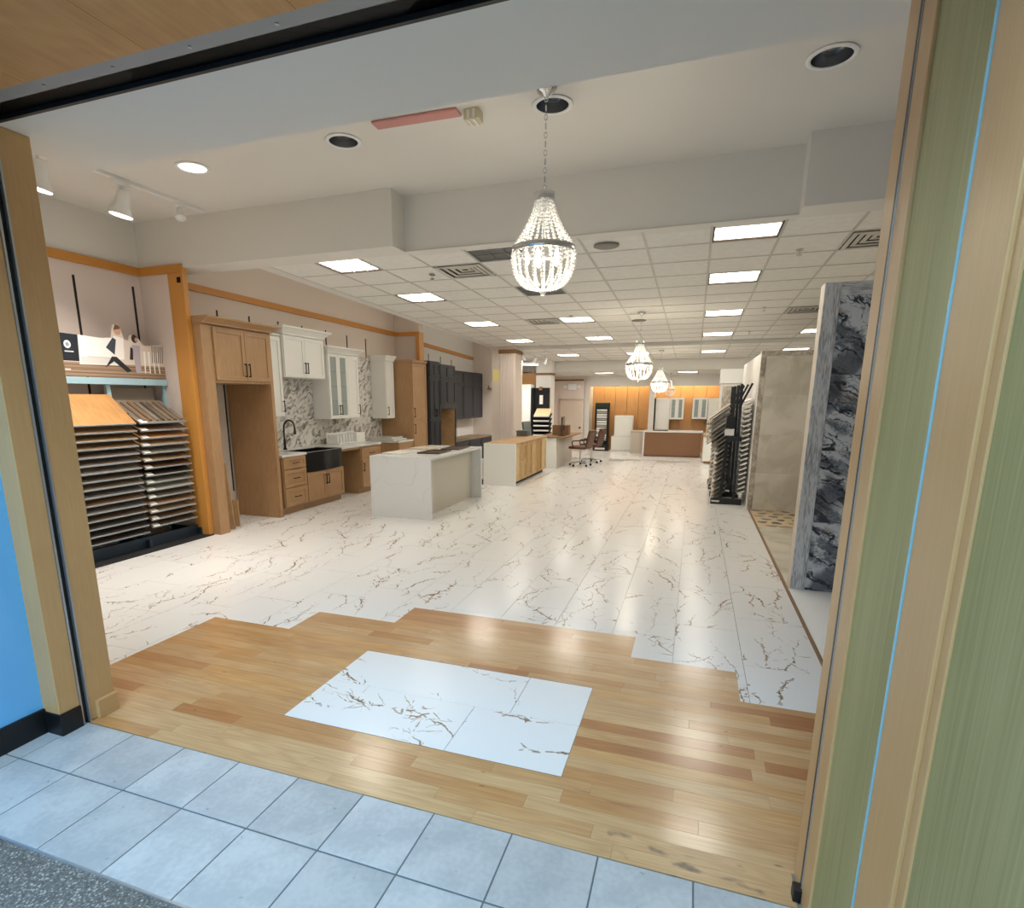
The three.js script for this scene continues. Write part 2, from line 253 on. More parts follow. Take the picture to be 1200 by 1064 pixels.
  const peb = [0x6f7678, 0x8b8478, 0x5d6467, 0xa08c70].map(c => std(c, 0.5)), pg = [0, 1, 2].map(k => { const g = new THREE.SphereGeometry(1, 10, 6); const p = g.attributes.position; for (let i = 0; i < p.count; i++) { const a = Math.atan2(p.getZ(i), p.getX(i)), m = 1 + 0.16 * Math.sin(3 * a + k * 2) + 0.1 * Math.cos(2 * a + k); p.setXYZ(i, p.getX(i) * m, p.getY(i), p.getZ(i) * m); } g.computeVertexNormals(); return g; });
  let pc = 0; for (let i = 0; i < 9; i++) for (let j = 0; j < 6; j++) { const m = mesh('pebble', pg[pc % 3], peb[Math.floor(rnd() * 4)], rf); pc++; m.position.set(0.97 + i * 0.19 + rr(-0.02, 0.02) + (j % 2) * 0.08, 0.016, -9.2 + j * 0.22 + rr(-0.02, 0.02)); m.scale.set(rr(0.055, 0.085), 0.006, rr(0.05, 0.08)); m.rotation.y = rr(0, 3); }
}
// ------------------------------------------------------------------ walls, bulkheads, ceilings
setting('wall_left', [bx(-6.34, -6.19, 0, 3.08, -5.4, -1.9)], MAT.wallPink);
setting('wall_left', [bx(-6.34, -6.19, 3.08, 3.8, -5.4, -1.9)], MAT.paint);
setting('wall_left', [bx(-6.34, -6.19, 0, 3.8, -11.5, -5.4)], MAT.wallCream);
setting('wall_left', [bx(-6.34, -6.19, 0, 3.8, -19.4, -11.5)], MAT.wallWhite);
setting('wall_left', [bx(-6.19, -5.7, 0, 3.09, -5.305, -5.27)], MAT.wallPink);
setting('wall_left', [bx(-6.19, -5.6, 0, 3.6, -11.5, -11.34)], MAT.wallCream);
setting('wall_left', [bx(-6.19, -4.9, 0, 3.6, -16.2, -16.0)], MAT.wallCream);
setting('wall_back', [bx(-6.34, 3.25, 0, 3.8, -19.45, -19.3)], MAT.wallWhite);
setting('wall_right', [bx(3.1, 3.25, 0, 3.8, -19.4, -1.9)], MAT.wallWhite);
setting('wall_front', [bx(-6.34, -2.98, 0, 3.8, -1.97, -1.7)], MAT.paint);
setting('wall_front', [bx(0.62, 3.25, 0, 3.8, -1.97, -1.7)], MAT.paint);
setting('ceiling', [bx(-6.34, 3.25, 3.8, 3.95, -19.45, -1.66)], MAT.paint);
setting('ceiling', [bx(-6.2, 3.15, 3.61, 3.75, -5.6, -1.97)], MAT.paint);
setting('wall_front', [bx(-3.03, 3.15, 2.784, 3.61, -2.34, -1.84)], MAT.paint);          // dropped beam inside the doorway
setting('wall_bulkhead', [bx(-6.19, -2.87, 3.095, 3.61, -5.62, -5.28)], MAT.paint);
setting('wall_bulkhead', [bx(-2.87, 0.68, 3.095, 3.61, -5.7, -5.53)], MAT.paint);
setting('wall_bulkhead', [bx(0.68, 3.1, 3.095, 3.61, -5.62, -5.31)], MAT.paint);
setting('wall_bulkhead', [bx(-4.6, 3.1, 2.785, 3.4, -13.6, -13.47)], MAT.paint);
setting('wall_bulkhead', [bx(-6.1, 3.1, 2.41, 3.2, -16.66, -16.52)], MAT.paint);
setting('ceiling', [bx(-6.19, -4.75, 3.55, 3.61, -16.0, -5.36)], MAT.wallCream);           // raised ceiling over the kitchen run
const SL = 0.0303;
{
  const v = settingGroup('ceiling'); v.position.set(0, 3.27, 0); v.rotation.x = -Math.atan(SL);
  mesh('edge_moulding', [bx(-4.75, -4.6, -0.012, 0.04, -13.46, -5.36, 0.006), bx(-4.75, -4.66, 0.04, 0.62, -13.46, -5.36)], MAT.paint, v);
  setting('ceiling', [bx(-4.75, -4.6, 2.72, 3.55, -16.0, -13.47)], MAT.paint);
}
const GX = k => -4.61 + 0.58 * k, GZ = k => -5.53 - 0.61 * k;                               // grid lines of the tile ceiling
const gTile = [0, 1, 2].map(i => bx(-0.279, 0.279, 0, 0.014, -0.294, 0.294, 0, 0, i * 0.21, i * 0.13)), gPart = bx(-0.279, 0.279, 0, 0.014, -0.09, 0.09);
const skip = new Set();                                                                    // cells taken by lamps and vents
const lampCells = [[1, 0, 1], [1, 3, 1], [1, 7, 1], [1, 11, 1], [4, 0, 0], [4, 3, 0], [4, 7, 1], [4, 11, 1], [8, 0, 1], [8, 3, 1], [8, 7, 1], [8, 11, 1], [11, 11, 1], [2, 15, 1], [5, 15, 1], [8, 15, 1], [11, 15, 1], [3, 19, 1], [7, 19, 1]];
const ventCells = [[3, 1], [3, 7], [10, 1], [10, 7]];
[...lampCells, ...ventCells].forEach(c => skip.add(c[0] + ',' + c[1]));
const CEIL = [[3.27, 0, 13], [3.196, 13, 18], [2.91, 18, 22]];
const ceilY = (z, i) => CEIL[i][0] + SL * z;
CEIL.forEach(([h0, r0, r1], lev) => {
  const c = settingGroup('ceiling'); c.position.set(0, h0, 0); c.rotation.x = -Math.atan(SL);
  const bars = [];
  for (let k = 0; k <= 13; k++) bars.push(bx(GX(k) - 0.011, GX(k) + 0.011, -0.005, 0.004, GZ(r1), lev || (k > 3 && k < 10) ? GZ(r0) : -5.36));
  for (let r = r0; r <= r1; r++) bars.push(bx(GX(0), GX(13), -0.005, 0.0035, GZ(r) - 0.011, GZ(r) + 0.011));
  mesh('ceiling_grid', bars, MAT.tbar, c);
  for (let k = 0; k < 13; k++) {
    for (let r = r0; r < r1; r++) if (!skip.has(k + ',' + r)) { const t = mesh('ceiling_tile', gTile[(k * 3 + r * 5) % 3], MAT.ceilTile, c); t.position.set(GX(k) + 0.29, 0.0005, GZ(r) - 0.305); }
    if (!lev && (k < 3 || k > 9)) { const t = mesh('ceiling_tile', gPart, MAT.ceilTile, c); t.position.set(GX(k) + 0.29, 0.0005, -5.44); }
  }
});
// picture rails and wall standards
setting('trim_1', [bx(-6.19, -6.155, 3.035, 3.125, -5.30, -1.97, 0.006)], MAT.trim);
setting('trim_2', [bx(-6.155, -5.52, 3.035, 3.125, -5.275, -5.245, 0.006)], MAT.trim);
setting('trim_3', [bar([-6.175, 3.05, -5.5], [-6.175, 3.0, -11.35], 0.04, 0.085)], MAT.trim);
setting('trim_4', [bx(-6.19, -5.58, 2.955, 3.035, -11.34, -11.3, 0.006)], MAT.trim);
setting('trim_5', [bar([-6.17, 2.95, -11.6], [-6.17, 2.79, -15.95], 0.04, 0.085)], MAT.trim);
{
  const p = settingGroup('trim_6'); mesh('pilaster', [bx(-5.75, -5.53, 0, 3.13, -5.329, -5.262, 0.004)], MAT.orangeWood, p); mesh('dark_plate', [bx(-5.61, -5.56, 2.93, 2.99, -5.264, -5.255)], MAT.bronze, p);
  const q = settingGroup('trim_7'); mesh('pilaster', [bx(-5.66, -5.58, 2.42, 3.03, -11.5, -11.29, 0.006)], MAT.orangeWood, q);
  const sg = bx(-0.004, 0.004, 0, 1, -0.011, 0.011);
  const std_ = settingGroup('trim_8');
  for (const [z, y0, y1] of [[-4.49, 0.4, 2.91], [-5.17, 0.4, 2.91], [-3.81, 0.4, 2.91], [-5.8, 2.3, 2.84], [-6.4, 0.35, 2.82], [-7.0, 2.3, 2.82], [-7.62, 2.3, 2.82], [-8.2, 2.3, 2.82], [-8.85, 2.3, 2.82], [-9.5, 2.3, 2.8], [-10.15, 2.3, 2.8], [-12.4, 2.3, 2.75], [-13.0, 2.3, 2.72], [-13.7, 2.3, 2.7], [-14.4, 2.3, 2.66], [-13.9, 0.6, 1.2], [-14.7, 0.6, 1.2]]) { const s = mesh('wall_standard', sg, MAT.groove, std_); s.position.set(-6.186, y0, z); s.scale.y = y1 - y0; }
}
// ------------------------------------------------------------------ storefront
{
  const w = settingGroup('door_1');      // doorway frame, left jamb
  mesh('jamb', [bx(-3.0, -2.865, 0, 2.784, -1.79, -1.69, 0.004, 1), bx(-3.0, -2.865, 0, 2.784, -1.975, -1.832, 0.004, 1)], MAT.jamb, w);
  mesh('track', [bx(-2.92, -2.88, 0, 2.784, -1.83, -1.79)], MAT.black, w);
  mesh('track_edge', [bx(-2.9, -2.862, 0, 2.784, -1.8, -1.79), bx(-2.9, -2.862, 0, 2.784, -1.836, -1.828)], MAT.alu, w);
  mesh('plinth_block', [bx(-2.866, -2.84, 0, 0.1, -1.975, -1.865, 0.004)], MAT.jamb, w);
  mesh('black_base', [bx(-2.99, -2.855, 0, 0.115, -1.79, -1.682, 0.003)], MAT.black, w);
  const r = settingGroup('door_1');      // right jamb
  mesh('jamb', [bx(0.45, 0.62, 0, 2.784, -1.975, -1.876, 0.003, 1), bx(0.45, 0.62, 0, 2.784, -1.852, -1.75, 0.004, 1)], MAT.jamb, r);
  mesh('track', [bx(0.4485, 0.62, 0, 2.784, -1.8755, -1.8535)], MAT.black, r);
  mesh('track_edge', [bx(0.4475, 0.5, 0, 2.784, -1.8535, -1.8515)], MAT.alu, r);
  mesh('floor_guide', [bx(0.425, 0.475, 0, 0.05, -1.88, -1.84, 0.004)], MAT.black, r);
  const win = settingGroup('window_1');  // shop window beside the left jamb
  mesh('pane', [bx(-2.992, -2.98, 0.13, 2.784, -1.69, 0.9)], MAT.bluePane, win);
  mesh('black_base', [bx(-3.1, -2.965, 0, 0.13, -1.69, 0.9, 0.003)], MAT.black, win);
  setting('wall_front', [bx(-3.6, -2.995, 0, 2.784, -1.7, 0.9)], MAT.paint);
  const wr = settingGroup('window_2');   // panelled shop window beside the right jamb
  mesh('olive_panel', [bx(0.458, 0.62, 0, 2.784, -1.75, -1.392)], MAT.olive, wr);
  mesh('glass_edge', [bx(0.447, 0.456, 0, 2.784, -1.3925, -1.3885)], MAT.glassEdge, wr);
  mesh('post', [bx(0.45, 0.62, 0, 2.784, -1.387, -1.195, 0.004, 1)], MAT.jamb, wr);
  mesh('post_strip', [bx(0.458, 0.62, 0, 2.784, -1.195, -1.162, 0.003, 1)], MAT.jamb, wr);
  mesh('olive_panel', [bx(0.463, 0.62, 0, 2.784, -1.162, 0.9)], MAT.olive, wr);
  setting('wall_front', [bx(0.62, 1.4, 0, 2.784, -1.7, 0.9)], MAT.paint);
  const h = settingGroup('door_1');      // head of the doorway
  mesh('metal_strip', [bx(-3.03, 0.62, 2.783, 2.83, -1.73, -1.665)], MAT.steelGrey, h);
  mesh('track', [bx(-3.03, 0.62, 2.80, 2.84, -1.826, -1.73), bx(-3.03, 0.62, 2.7825, 2.84, -1.841, -1.825)], MAT.black, h);
  for (let i = 0; i < 9; i++) mesh('screw', cyl(0.006, 0.006, 0.004, -2.7 + i * 0.35, 2.7815, -1.7, 8), MAT.alu, h);
  const so = settingGroup('ceiling');    // wood-panelled soffit of the mall front
  for (let i = 0; i < 30; i++) mesh('panel', [bx(-9 + i * 0.6, -8.402 + i * 0.6, 2.781, 2.8, -1.664, -0.7, 0, 1, i * 0.3, i * 0.17)], MAT.soffitWood, so);
  mesh('core', [bx(-9, 9, 2.8, 3.4, -1.825, -0.7)], MAT.paint, so);
  // the mall hall around the viewer
  setting('wall_front', [bx(-9.2, 9.2, 3.4, 5.3, -1.66, -1.5)], MAT.paint); setting('wall_front', [bx(-9.2, -3.6, 0, 2.78, -1.66, -1.5)], MAT.paint); setting('wall_front', [bx(1.4, 9.2, 0, 2.78, -1.66, -1.5)], MAT.paint);
  setting('wall_left', [bx(-9.2, -9.05, 0, 5.4, -1.66, 8.2)], MAT.paint); setting('wall_right', [bx(9.05, 9.2, 0, 5.4, -1.66, 8.2)], MAT.paint); setting('wall_rear', [bx(-9.2, 9.2, 0, 5.4, 8.05, 8.2)], MAT.paint);
  setting('ceiling', [bx(-9.2, 9.2, 5.3, 5.45, -1.66, 8.2)], MAT.paint);
  const sk = settingGroup('window_3'); mesh('skylight_pane', [bx(-4.75, 2.75, 5.285, 5.299, 1.1, 5.3)], glow(SKY, 5), sk);
}
// ------------------------------------------------------------------ ceiling fittings
{
  const mk = (name, on, lev) => {
    const o = new THREE.Group();
    const f = mesh('frame', [bx(-0.279, 0.279, -0.004, 0.05, -0.294, -0.276), bx(-0.279, 0.279, -0.004, 0.05, 0.276, 0.294), bx(-0.279, -0.262, -0.004, 0.05, -0.276, 0.276), bx(0.262, 0.279, -0.004, 0.05, -0.276, 0.276), bx(-0.279, 0.279, 0.05, 0.06, -0.294, 0.294)], on ? MAT.bronze : MAT.steelGrey, o);
    mesh('diffuser', [bx(-0.262, 0.262, 0.012, 0.016, -0.276, 0.276)], on ? glow(FLUO, 6) : std(0x6d6c68, 0.5), o);
    mesh('louvre', [-0.087, 0.087].flatMap(p => [bx(p - 0.003, p + 0.003, 0.0, 0.012, -0.276, 0.276), bx(-0.262, 0.262, 0.0, 0.012, p - 0.003, p + 0.003)]), on ? MAT.white2 : MAT.steelGrey, o);
    return o;
  };
  const proto = [mk('off', 0), mk('on', 1)];
  for (const [k, r, on] of lampCells) {
    const lev = r < 13 ? 0 : r < 18 ? 1 : 2, x = GX(k) + 0.29, z = GZ(r) - 0.305, y = ceilY(z, lev);
    const o = proto[on].clone(); o.name = numbered('ceiling_light'); scene.add(o); o.position.set(x, y, z); o.rotation.x = -Math.atan(SL);
    const row = k < 4 && r < 19 ? 'beside the kitchen' : k < 6 ? 'behind the big chandelier' : k < 10 ? 'along the tile rack aisle' : 'over the stone display walls', ord = { 0: 'first', 3: 'second', 7: 'third', 11: 'fourth', 15: 'fifth', 19: 'last' }[r];
    tag(o, on ? `lit square troffer, ${ord} from the plaster bulkhead in the row ${row}` : (r ? 'unlit grey square troffer behind the big chandelier' : 'unlit grey square troffer beside the ceiling vent near the bulkhead'), 'ceiling light', on ? 'lit square ceiling lights' : undefined);
    if (on) rectLight(x, y - 0.012, z, 0.52, 0.55, FLUO, FLUO_L);
  }
  const vent = new THREE.Group();
  mesh('frame', [0, 1, 2, 3].flatMap(i => { const a = 0.27 - i * 0.065, b = a - 0.04, y = -0.012 + i * 0.008; return [bx(-a, a, y, y + 0.006, -a, -b), bx(-a, a, y, y + 0.006, b, a), bx(-a, -b, y, y + 0.006, -b, b), bx(b, a, y, y + 0.006, -b, b)]; }), MAT.tbar, vent);
  mesh('duct', [bx(-0.279, 0.279, 0.03, 0.04, -0.294, 0.294)], std(0x4d4941, 0.8), vent);
  for (const [k, r] of ventCells) { const x = GX(k) + 0.29, z = GZ(r) - 0.305, v = vent.clone(); v.name = numbered('ceiling_vent'); scene.add(v); v.position.set(x, ceilY(z, 0), z); v.rotation.x = -Math.atan(SL); tag(v, 'square stepped air vent in the tile ceiling ' + (k === 3 ? (r === 1 ? 'beside the unlit troffer' : 'beside a lit troffer of the middle row') : r === 1 ? 'in front of the dark stone display wall' : 'behind the dark stone display wall'), 'vent', 'ceiling air vents'); }
  for (const [x, z, l] of [[-0.91, -5.91, 'round grey speaker grille in the tile ceiling near the bulkhead'], [-1.0, -10.4, 'small round grey grille in the tile ceiling behind the second chandelier']]) one('ceiling_speaker', [cyl(0.12, 0.12, 0.012, 0, 0, 0, 28), cyl(0.105, 0.09, 0.006, 0, -0.008, 0, 28)], std(0x8d8a82, 0.7), l, 'speaker', [x, ceilY(z, 0) - 0.008, z]);
  const sp = (x, z) => { const o = thing('sprinkler_head', 'small metal fire sprinkler hanging from the tile ceiling', 'sprinkler', [x, ceilY(z, 0), z], 0, 'fire sprinklers'); mesh('stem', [cyl(0.008, 0.008, 0.05, 0, -0.03, 0, 8)], MAT.chrome, o); mesh('deflector', [cyl(0.028, 0.028, 0.004, 0, -0.055, 0, 12)], MAT.chrome, o); mesh('escutcheon', [cyl(0.035, 0.03, 0.01, 0, -0.009, 0, 12)], MAT.chrome, o); };
  [[0.85, -6.6], [0.86, -9.7], [-3.0, -6.45], [-2.0, -9.6], [-1.95, -12.05], [0.86, -12.2]].forEach(a => sp(...a));
  // recessed downlights in the plaster ceiling
  [[-4.24, 1], [-2.72, 0], [-1.06, 0], [0.61, 0]].forEach(([x, on], i) => {
    const o = thing('recessed_downlight', on ? 'lit recessed round downlight in the plaster ceiling' : ['', 'unlit recessed can light near the pink strip', 'unlit recessed can light behind the chandelier chain', 'unlit recessed can light next to the wood jamb'][i], 'downlight', [x, 3.61, -4.27]);
    mesh('trim_ring', lathe([[0.115, 0], [0.138, -0.002], [0.138, -0.008], [0.112, -0.012], [0.11, 0]], 32), MAT.white2, o);
    if (on) { mesh('lens', cyl(0.11, 0.11, 0.004, 0, -0.004, 0, 28), glow([1, 0.97, 0.92], 7), o); const l = new THREE.SpotLight(lin(1, 0.95, 0.86), 22, 0, 1.1, 0.8); l.position.set(x, 3.595, -4.27); l.target.position.set(x, 0, -4.27); l.shadow.radius = 5; l.castShadow = true; scene.add(l, l.target); }
    else { mesh('reflector', lathe([[0.11, -0.006], [0.1, 0.05], [0.08, 0.1], [0, 0.11]].map(([a, b]) => [a, b - 0.0]), 28), std(0x8c9096, 0.25, { metalness: 0.9 }), o); mesh('bulb', lathe([[0, 0.03], [0.04, 0.035], [0.055, 0.07], [0.03, 0.1]], 16), std(0x55585c, 0.2), o); }
  });
  // the plaster ceiling over the downlights has round openings
  const hold = scene.children.find(c => c.name === 'ceiling_001');
  if (hold) { const s = new THREE.Shape(); s.moveTo(-6.2, 1.97); s.lineTo(3.15, 1.97); s.lineTo(3.15, 5.6); s.lineTo(-6.2, 5.6); [-2.72, -1.06, 0.61].forEach(x => { const p = new THREE.Path(); p.absarc(x, 4.27, 0.112, 0, Math.PI * 2, true); s.holes.push(p); }); const g = new THREE.ExtrudeGeometry(s, { depth: 0.14, bevelEnabled: false, curveSegments: 24 }); g.rotateX(-Math.PI / 2); g.translate(0, 3.61, 0); hold.geometry = uvBox(g.index ? g.toNonIndexed() : g); }
  one('wall_sign_strip', [bx(-0.33, 0.33, -0.02, 0, -0.055, 0.055, 0.008)], MAT.pinkSign, 'faded pink flat strip fixed to the plaster ceiling', 'ceiling strip', [-2.02, 3.61, -4.12], 0.03);
  const jb = thing('ceiling_box', 'small beige box with two ribs fixed to the plaster ceiling', 'junction box', [-1.6, 3.61, -4.17]); mesh('body', [bx(-0.055, 0.055, -0.07, 0, -0.05, 0.05, 0.006)], MAT.beigeBox, jb); mesh('rib', [bx(-0.03, -0.012, -0.076, -0.01, -0.055, 0.052)], MAT.paper, jb); mesh('rib', [bx(0.012, 0.03, -0.076, -0.01, -0.055, 0.052)], MAT.paper, jb);
  // track lights
  one('light_track', [bx(-0.018, 0.018, -0.03, 0, -2.0, 0, 0.003)], MAT.white2, 'white lighting track on the plaster ceiling over the flooring rack', 'light track', [-5.06, 3.61, -3.17]);
  const spotHead = (x, y, z, aim, on, label, s = 1) => {
    const o = thing('track_spotlight', label, 'spotlight', [x, y, z]);
    mesh('mount', [bx(-0.02 * s, 0.02 * s, -0.03 * s, 0, -0.05 * s, 0.05 * s, 0.003), cyl(0.007 * s, 0.007 * s, 0.07 * s, 0, -0.06 * s, 0, 8)], MAT.white2, o);
    const h = mesh('head', lathe([[0, 0.07], [0.03, 0.07], [0.036, 0.03], [0.04, -0.01], [0.062, -0.07], [0.066, -0.075], [0.058, -0.072], [0.05, -0.05], [0, -0.045]].map(p => [p[0] * s, p[1] * s]), 20), MAT.white2, o);
    const d = V3(aim).normalize(); h.position.set(0, -0.12 * s, 0); h.quaternion.setFromUnitVectors(new THREE.Vector3(0, -1, 0), d);
    if (on) { mesh('lens', cyl(0.06 * s, 0.06 * s, 0.006, 0, -0.0745 * s, 0, 18), glow([1, 0.98, 0.95], 8), h); const l = new THREE.SpotLight(lin(1, 0.93, 0.86), on, 0, 0.9, 0.7); const p = V3([x, y - 0.12 * s, z]).addScaledVector(d, 0.08 * s); l.position.copy(p); l.target.position.copy(p).add(d); l.shadow.radius = 2; l.castShadow = true; scene.add(l, l.target); }
    return o;
  };
  spotHead(-5.06, 3.58, -3.52, [-0.22, -1, 0.1], 9, 'lit white track spotlight at the end of the track hidden by the beam', 1.5);
  spotHead(-5.06, 3.58, -4.23, [-0.2, -1, 0.1], 9, 'lit white track spotlight in the middle of the track', 1.5);
  spotHead(-5.06, 3.58, -4.87, [0.35, -1, 0.3], 0, 'unlit white track spotlight at the end of the track', 0.75);
  one('light_track', [bx(-0.015, 0.015, -0.025, 0, -1.2, 0)], MAT.white2, 'short white lighting track over the front desk', 'light track', [-3.9, 2.765, -14.0]);
  [[-4.05, -13.9, 'lit white spotlight above the ribbed column'], [-3.95, -14.6, 'lit white spotlight on the track above the grey chair'], [-3.75, -14.9, 'lit white spotlight on the track above the desk']].forEach(([x, z, l], i) => spotHead(x, ceilY(z, 1), z, i ? [-0.5, -1, -0.2] : [-0.2, -1, -0.6], 5, l));
}
// ------------------------------------------------------------------ chandeliers
function chandelier(x, yTop, z, chain, s, lit, label) {
  const o = thing('crystal_chandelier', label, 'chandelier', [x, yTop, z]);
  mesh('canopy', lathe([[0, -0.05], [0.012, -0.048], [0.03, -0.03], [0.06, -0.016], [0.066, 0], [0, 0]], 24), MAT.chrome, o);
  const n = Math.max(3, Math.round(chain / 0.052)), links = []; const pitch = chain / n;
  for (let i = 0; i < n; i++) { const g = new THREE.TorusGeometry(0.013, 0.0032, 5, 10); g.scale(0.8, pitch / 0.04, 1); if (i % 2) g.rotateY(Math.PI / 2); g.translate(0, -0.045 - pitch * (i + 0.5) + 0.012, 0); links.push(g); }
  mesh('chain', links, MAT.chrome, o);
  const t = -0.035 - chain, Y = v => t - v * s;
  mesh('top_crown', lathe([[0.0, Y(-0.005)], [0.05 * s, Y(-0.005)], [0.068 * s, Y(0)], [0.066 * s, Y(0.05)], [0.058 * s, Y(0.055)], [0, Y(0.03)]], 24), MAT.chrome, o);
  mesh('ring', lathe([[0.205 * s, Y(0.34)], [0.216 * s, Y(0.342)], [0.216 * s, Y(0.378)], [0.205 * s, Y(0.38)], [0.2 * s, Y(0.36)], [0.205 * s, Y(0.34)]], 40), MAT.chrome, o);
  mesh('stem', [cyl(0.008 * s, 0.008 * s, 0.5 * s, 0, Y(0.29), 0, 8)], MAT.chrome, o);
  const up = [], ball = new THREE.IcosahedronGeometry(0.0105 * s, 1), NS = s > 0.8 ? 20 : 14;
  for (let i = 0; i < NS; i++) {
    const a = i / NS * Math.PI * 2, st = [], lo = [];
    const N1 = 13; for (let k = 0; k <= N1; k++) { const q = k / N1, r = (0.06 + 0.145 * Math.pow(q, 1.5)) * s, b = ball.clone(); b.translate(r * Math.cos(a), Y(0.055 + 0.285 * q), r * Math.sin(a)); st.push(b); }
    mesh('bead_strand', st, MAT.bead, o);
    const N2 = 12; for (let k = 0; k <= N2; k++) { const q = k / N2 * 1.38, r = 0.212 * Math.pow(Math.cos(q), 0.55) * s, b = ball.clone(); b.scale(1.15, 1.15, 1.15); b.translate(r * Math.cos(a + 0.08), Y(0.39 + 0.215 * Math.sin(q)), r * Math.sin(a + 0.08)); lo.push(b); }
    mesh('bead_strand', lo, MAT.bead, o);
  }
  mesh('finial', lathe([[0, Y(0.6)], [0.012 * s, Y(0.605)], [0.024 * s, Y(0.628)], [0.014 * s, Y(0.65)], [0, Y(0.655)]], 16), MAT.crystal, o);
  for (let i = 0; i < 5; i++) { const a = i / 5 * 6.283 + 0.4, bx_ = 0.11 * s * Math.cos(a), bz = 0.11 * s * Math.sin(a); const g = lathe([[0, 0.09 * s], [0.008 * s, 0.075 * s], [0.017 * s, 0.04 * s], [0.012 * s, 0.01 * s], [0, 0]], 10); g.translate(bx_, Y(0.45), bz); mesh('bulb', g, lit ? glow([1, 0.9, 0.74], 6) : std(0xd8d4c8, 0.3), o); }
  if (lit) { const l = new THREE.PointLight(lin(1, 0.88, 0.68), lit); l.position.set(x, yTop + Y(0.47), z); l.shadow.radius = 4; l.castShadow = true; scene.add(l); }
}
chandelier(-1.05, 3.61, -4.06, 0.575, 1, 1.1, 'large crystal bead chandelier hung on a chain from the plaster ceiling');
chandelier(-0.89, ceilY(-9.67, 0), -9.67, 0.40, 0.97, 1.4, 'lit crystal chandelier hung over the aisle from the tile ceiling');
chandelier(-0.83, ceilY(-14.4, 1), -14.4, 0.36, 0.92, 1.1, 'lit crystal chandelier in front of the far orange panels');
chandelier(-0.72, ceilY(-17.6, 2), -17.6, 0.2, 0.66, 0, 'small unlit crystal chandelier hung over the far brown island');
// ------------------------------------------------------------------ cabinet kit: front at local z = 0 facing +z, local x along the run
const FACE_X = Math.PI / 2;                       // turns a cabinet on the left wall to face the aisle; local x then runs deeper into the shop
function shaker(x0, x1, y0, y1, f = 0.055) {
  const fw = Math.min(f, (x1 - x0) * 0.28, (y1 - y0) * 0.28), r = 0.0025, o = rnd() * 1.1;
  return [bx(x0, x0 + fw, y0, y1, 0.001, 0.021, r, 1, o), bx(x1 - fw, x1, y0, y1, 0.001, 0.021, r, 1, o), bx(x0 + fw, x1 - fw, y0, y0 + fw, 0.001, 0.021, r, 0, o), bx(x0 + fw, x1 - fw, y1 - fw, y1, 0.001, 0.021, r, 0, o), bx(x0 + fw, x1 - fw, y0 + fw, y1 - fw, 0.001, 0.009, 0, 1, o)];
}
function addHandle(door, x, y, len, horiz, m = MAT.bronze) {
  const h = len / 2, g = horiz ? [bx(x - h, x + h, y - 0.006, y + 0.006, 0.044, 0.056, 0.003), bx(x - h + 0.006, x - h + 0.018, y - 0.005, y + 0.005, 0.02, 0.046), bx(x + h - 0.018, x + h - 0.006, y - 0.005, y + 0.005, 0.02, 0.046)]
    : [bx(x - 0.006, x + 0.006, y - h, y + h, 0.044, 0.056, 0.003), bx(x - 0.005, x + 0.005, y - h + 0.006, y - h + 0.018, 0.02, 0.046), bx(x - 0.005, x + 0.005, y + h - 0.018, y + h - 0.006, 0.02, 0.046)];
  mesh('handle', g, m, door);
}
function crown(w, d, y, h, out, m, parent, x0 = 0, lo = 1) {
  const prof = [[0, y], [0.008, y], [0.012, y + h * 0.2], [out * 0.35, y + h * 0.38], [out * 0.75, y + h * 0.68], [out * 0.95, y + h * 0.78], [out, y + h * 0.8], [out, y + h], [0, y + h]];
  const ring = ([o, yy]) => [[x0 - o * lo, yy, -d], [x0 - o * lo, yy, o + 0.021], [x0 + w + o, yy, o + 0.021], [x0 + w + o, yy, -d]];
  const pos = []; const R = prof.map(ring);
  for (let i = 0; i + 1 < R.length; i++) for (let k = 0; k < 3; k++) { const a = R[i][k], b = R[i][k + 1], c = R[i + 1][k + 1], e = R[i + 1][k]; pos.push(...a, ...b, ...c, ...a, ...c, ...e); }
  const T = R[R.length - 1]; pos.push(...T[0], ...T[1], ...T[2], ...T[0], ...T[2], ...T[3]);
  const g = new THREE.BufferGeometry(); g.setAttribute('position', new THREE.Float32BufferAttribute(pos, 3)); g.computeVertexNormals(); mesh('crown_moulding', uvBox(g), m, parent);
}
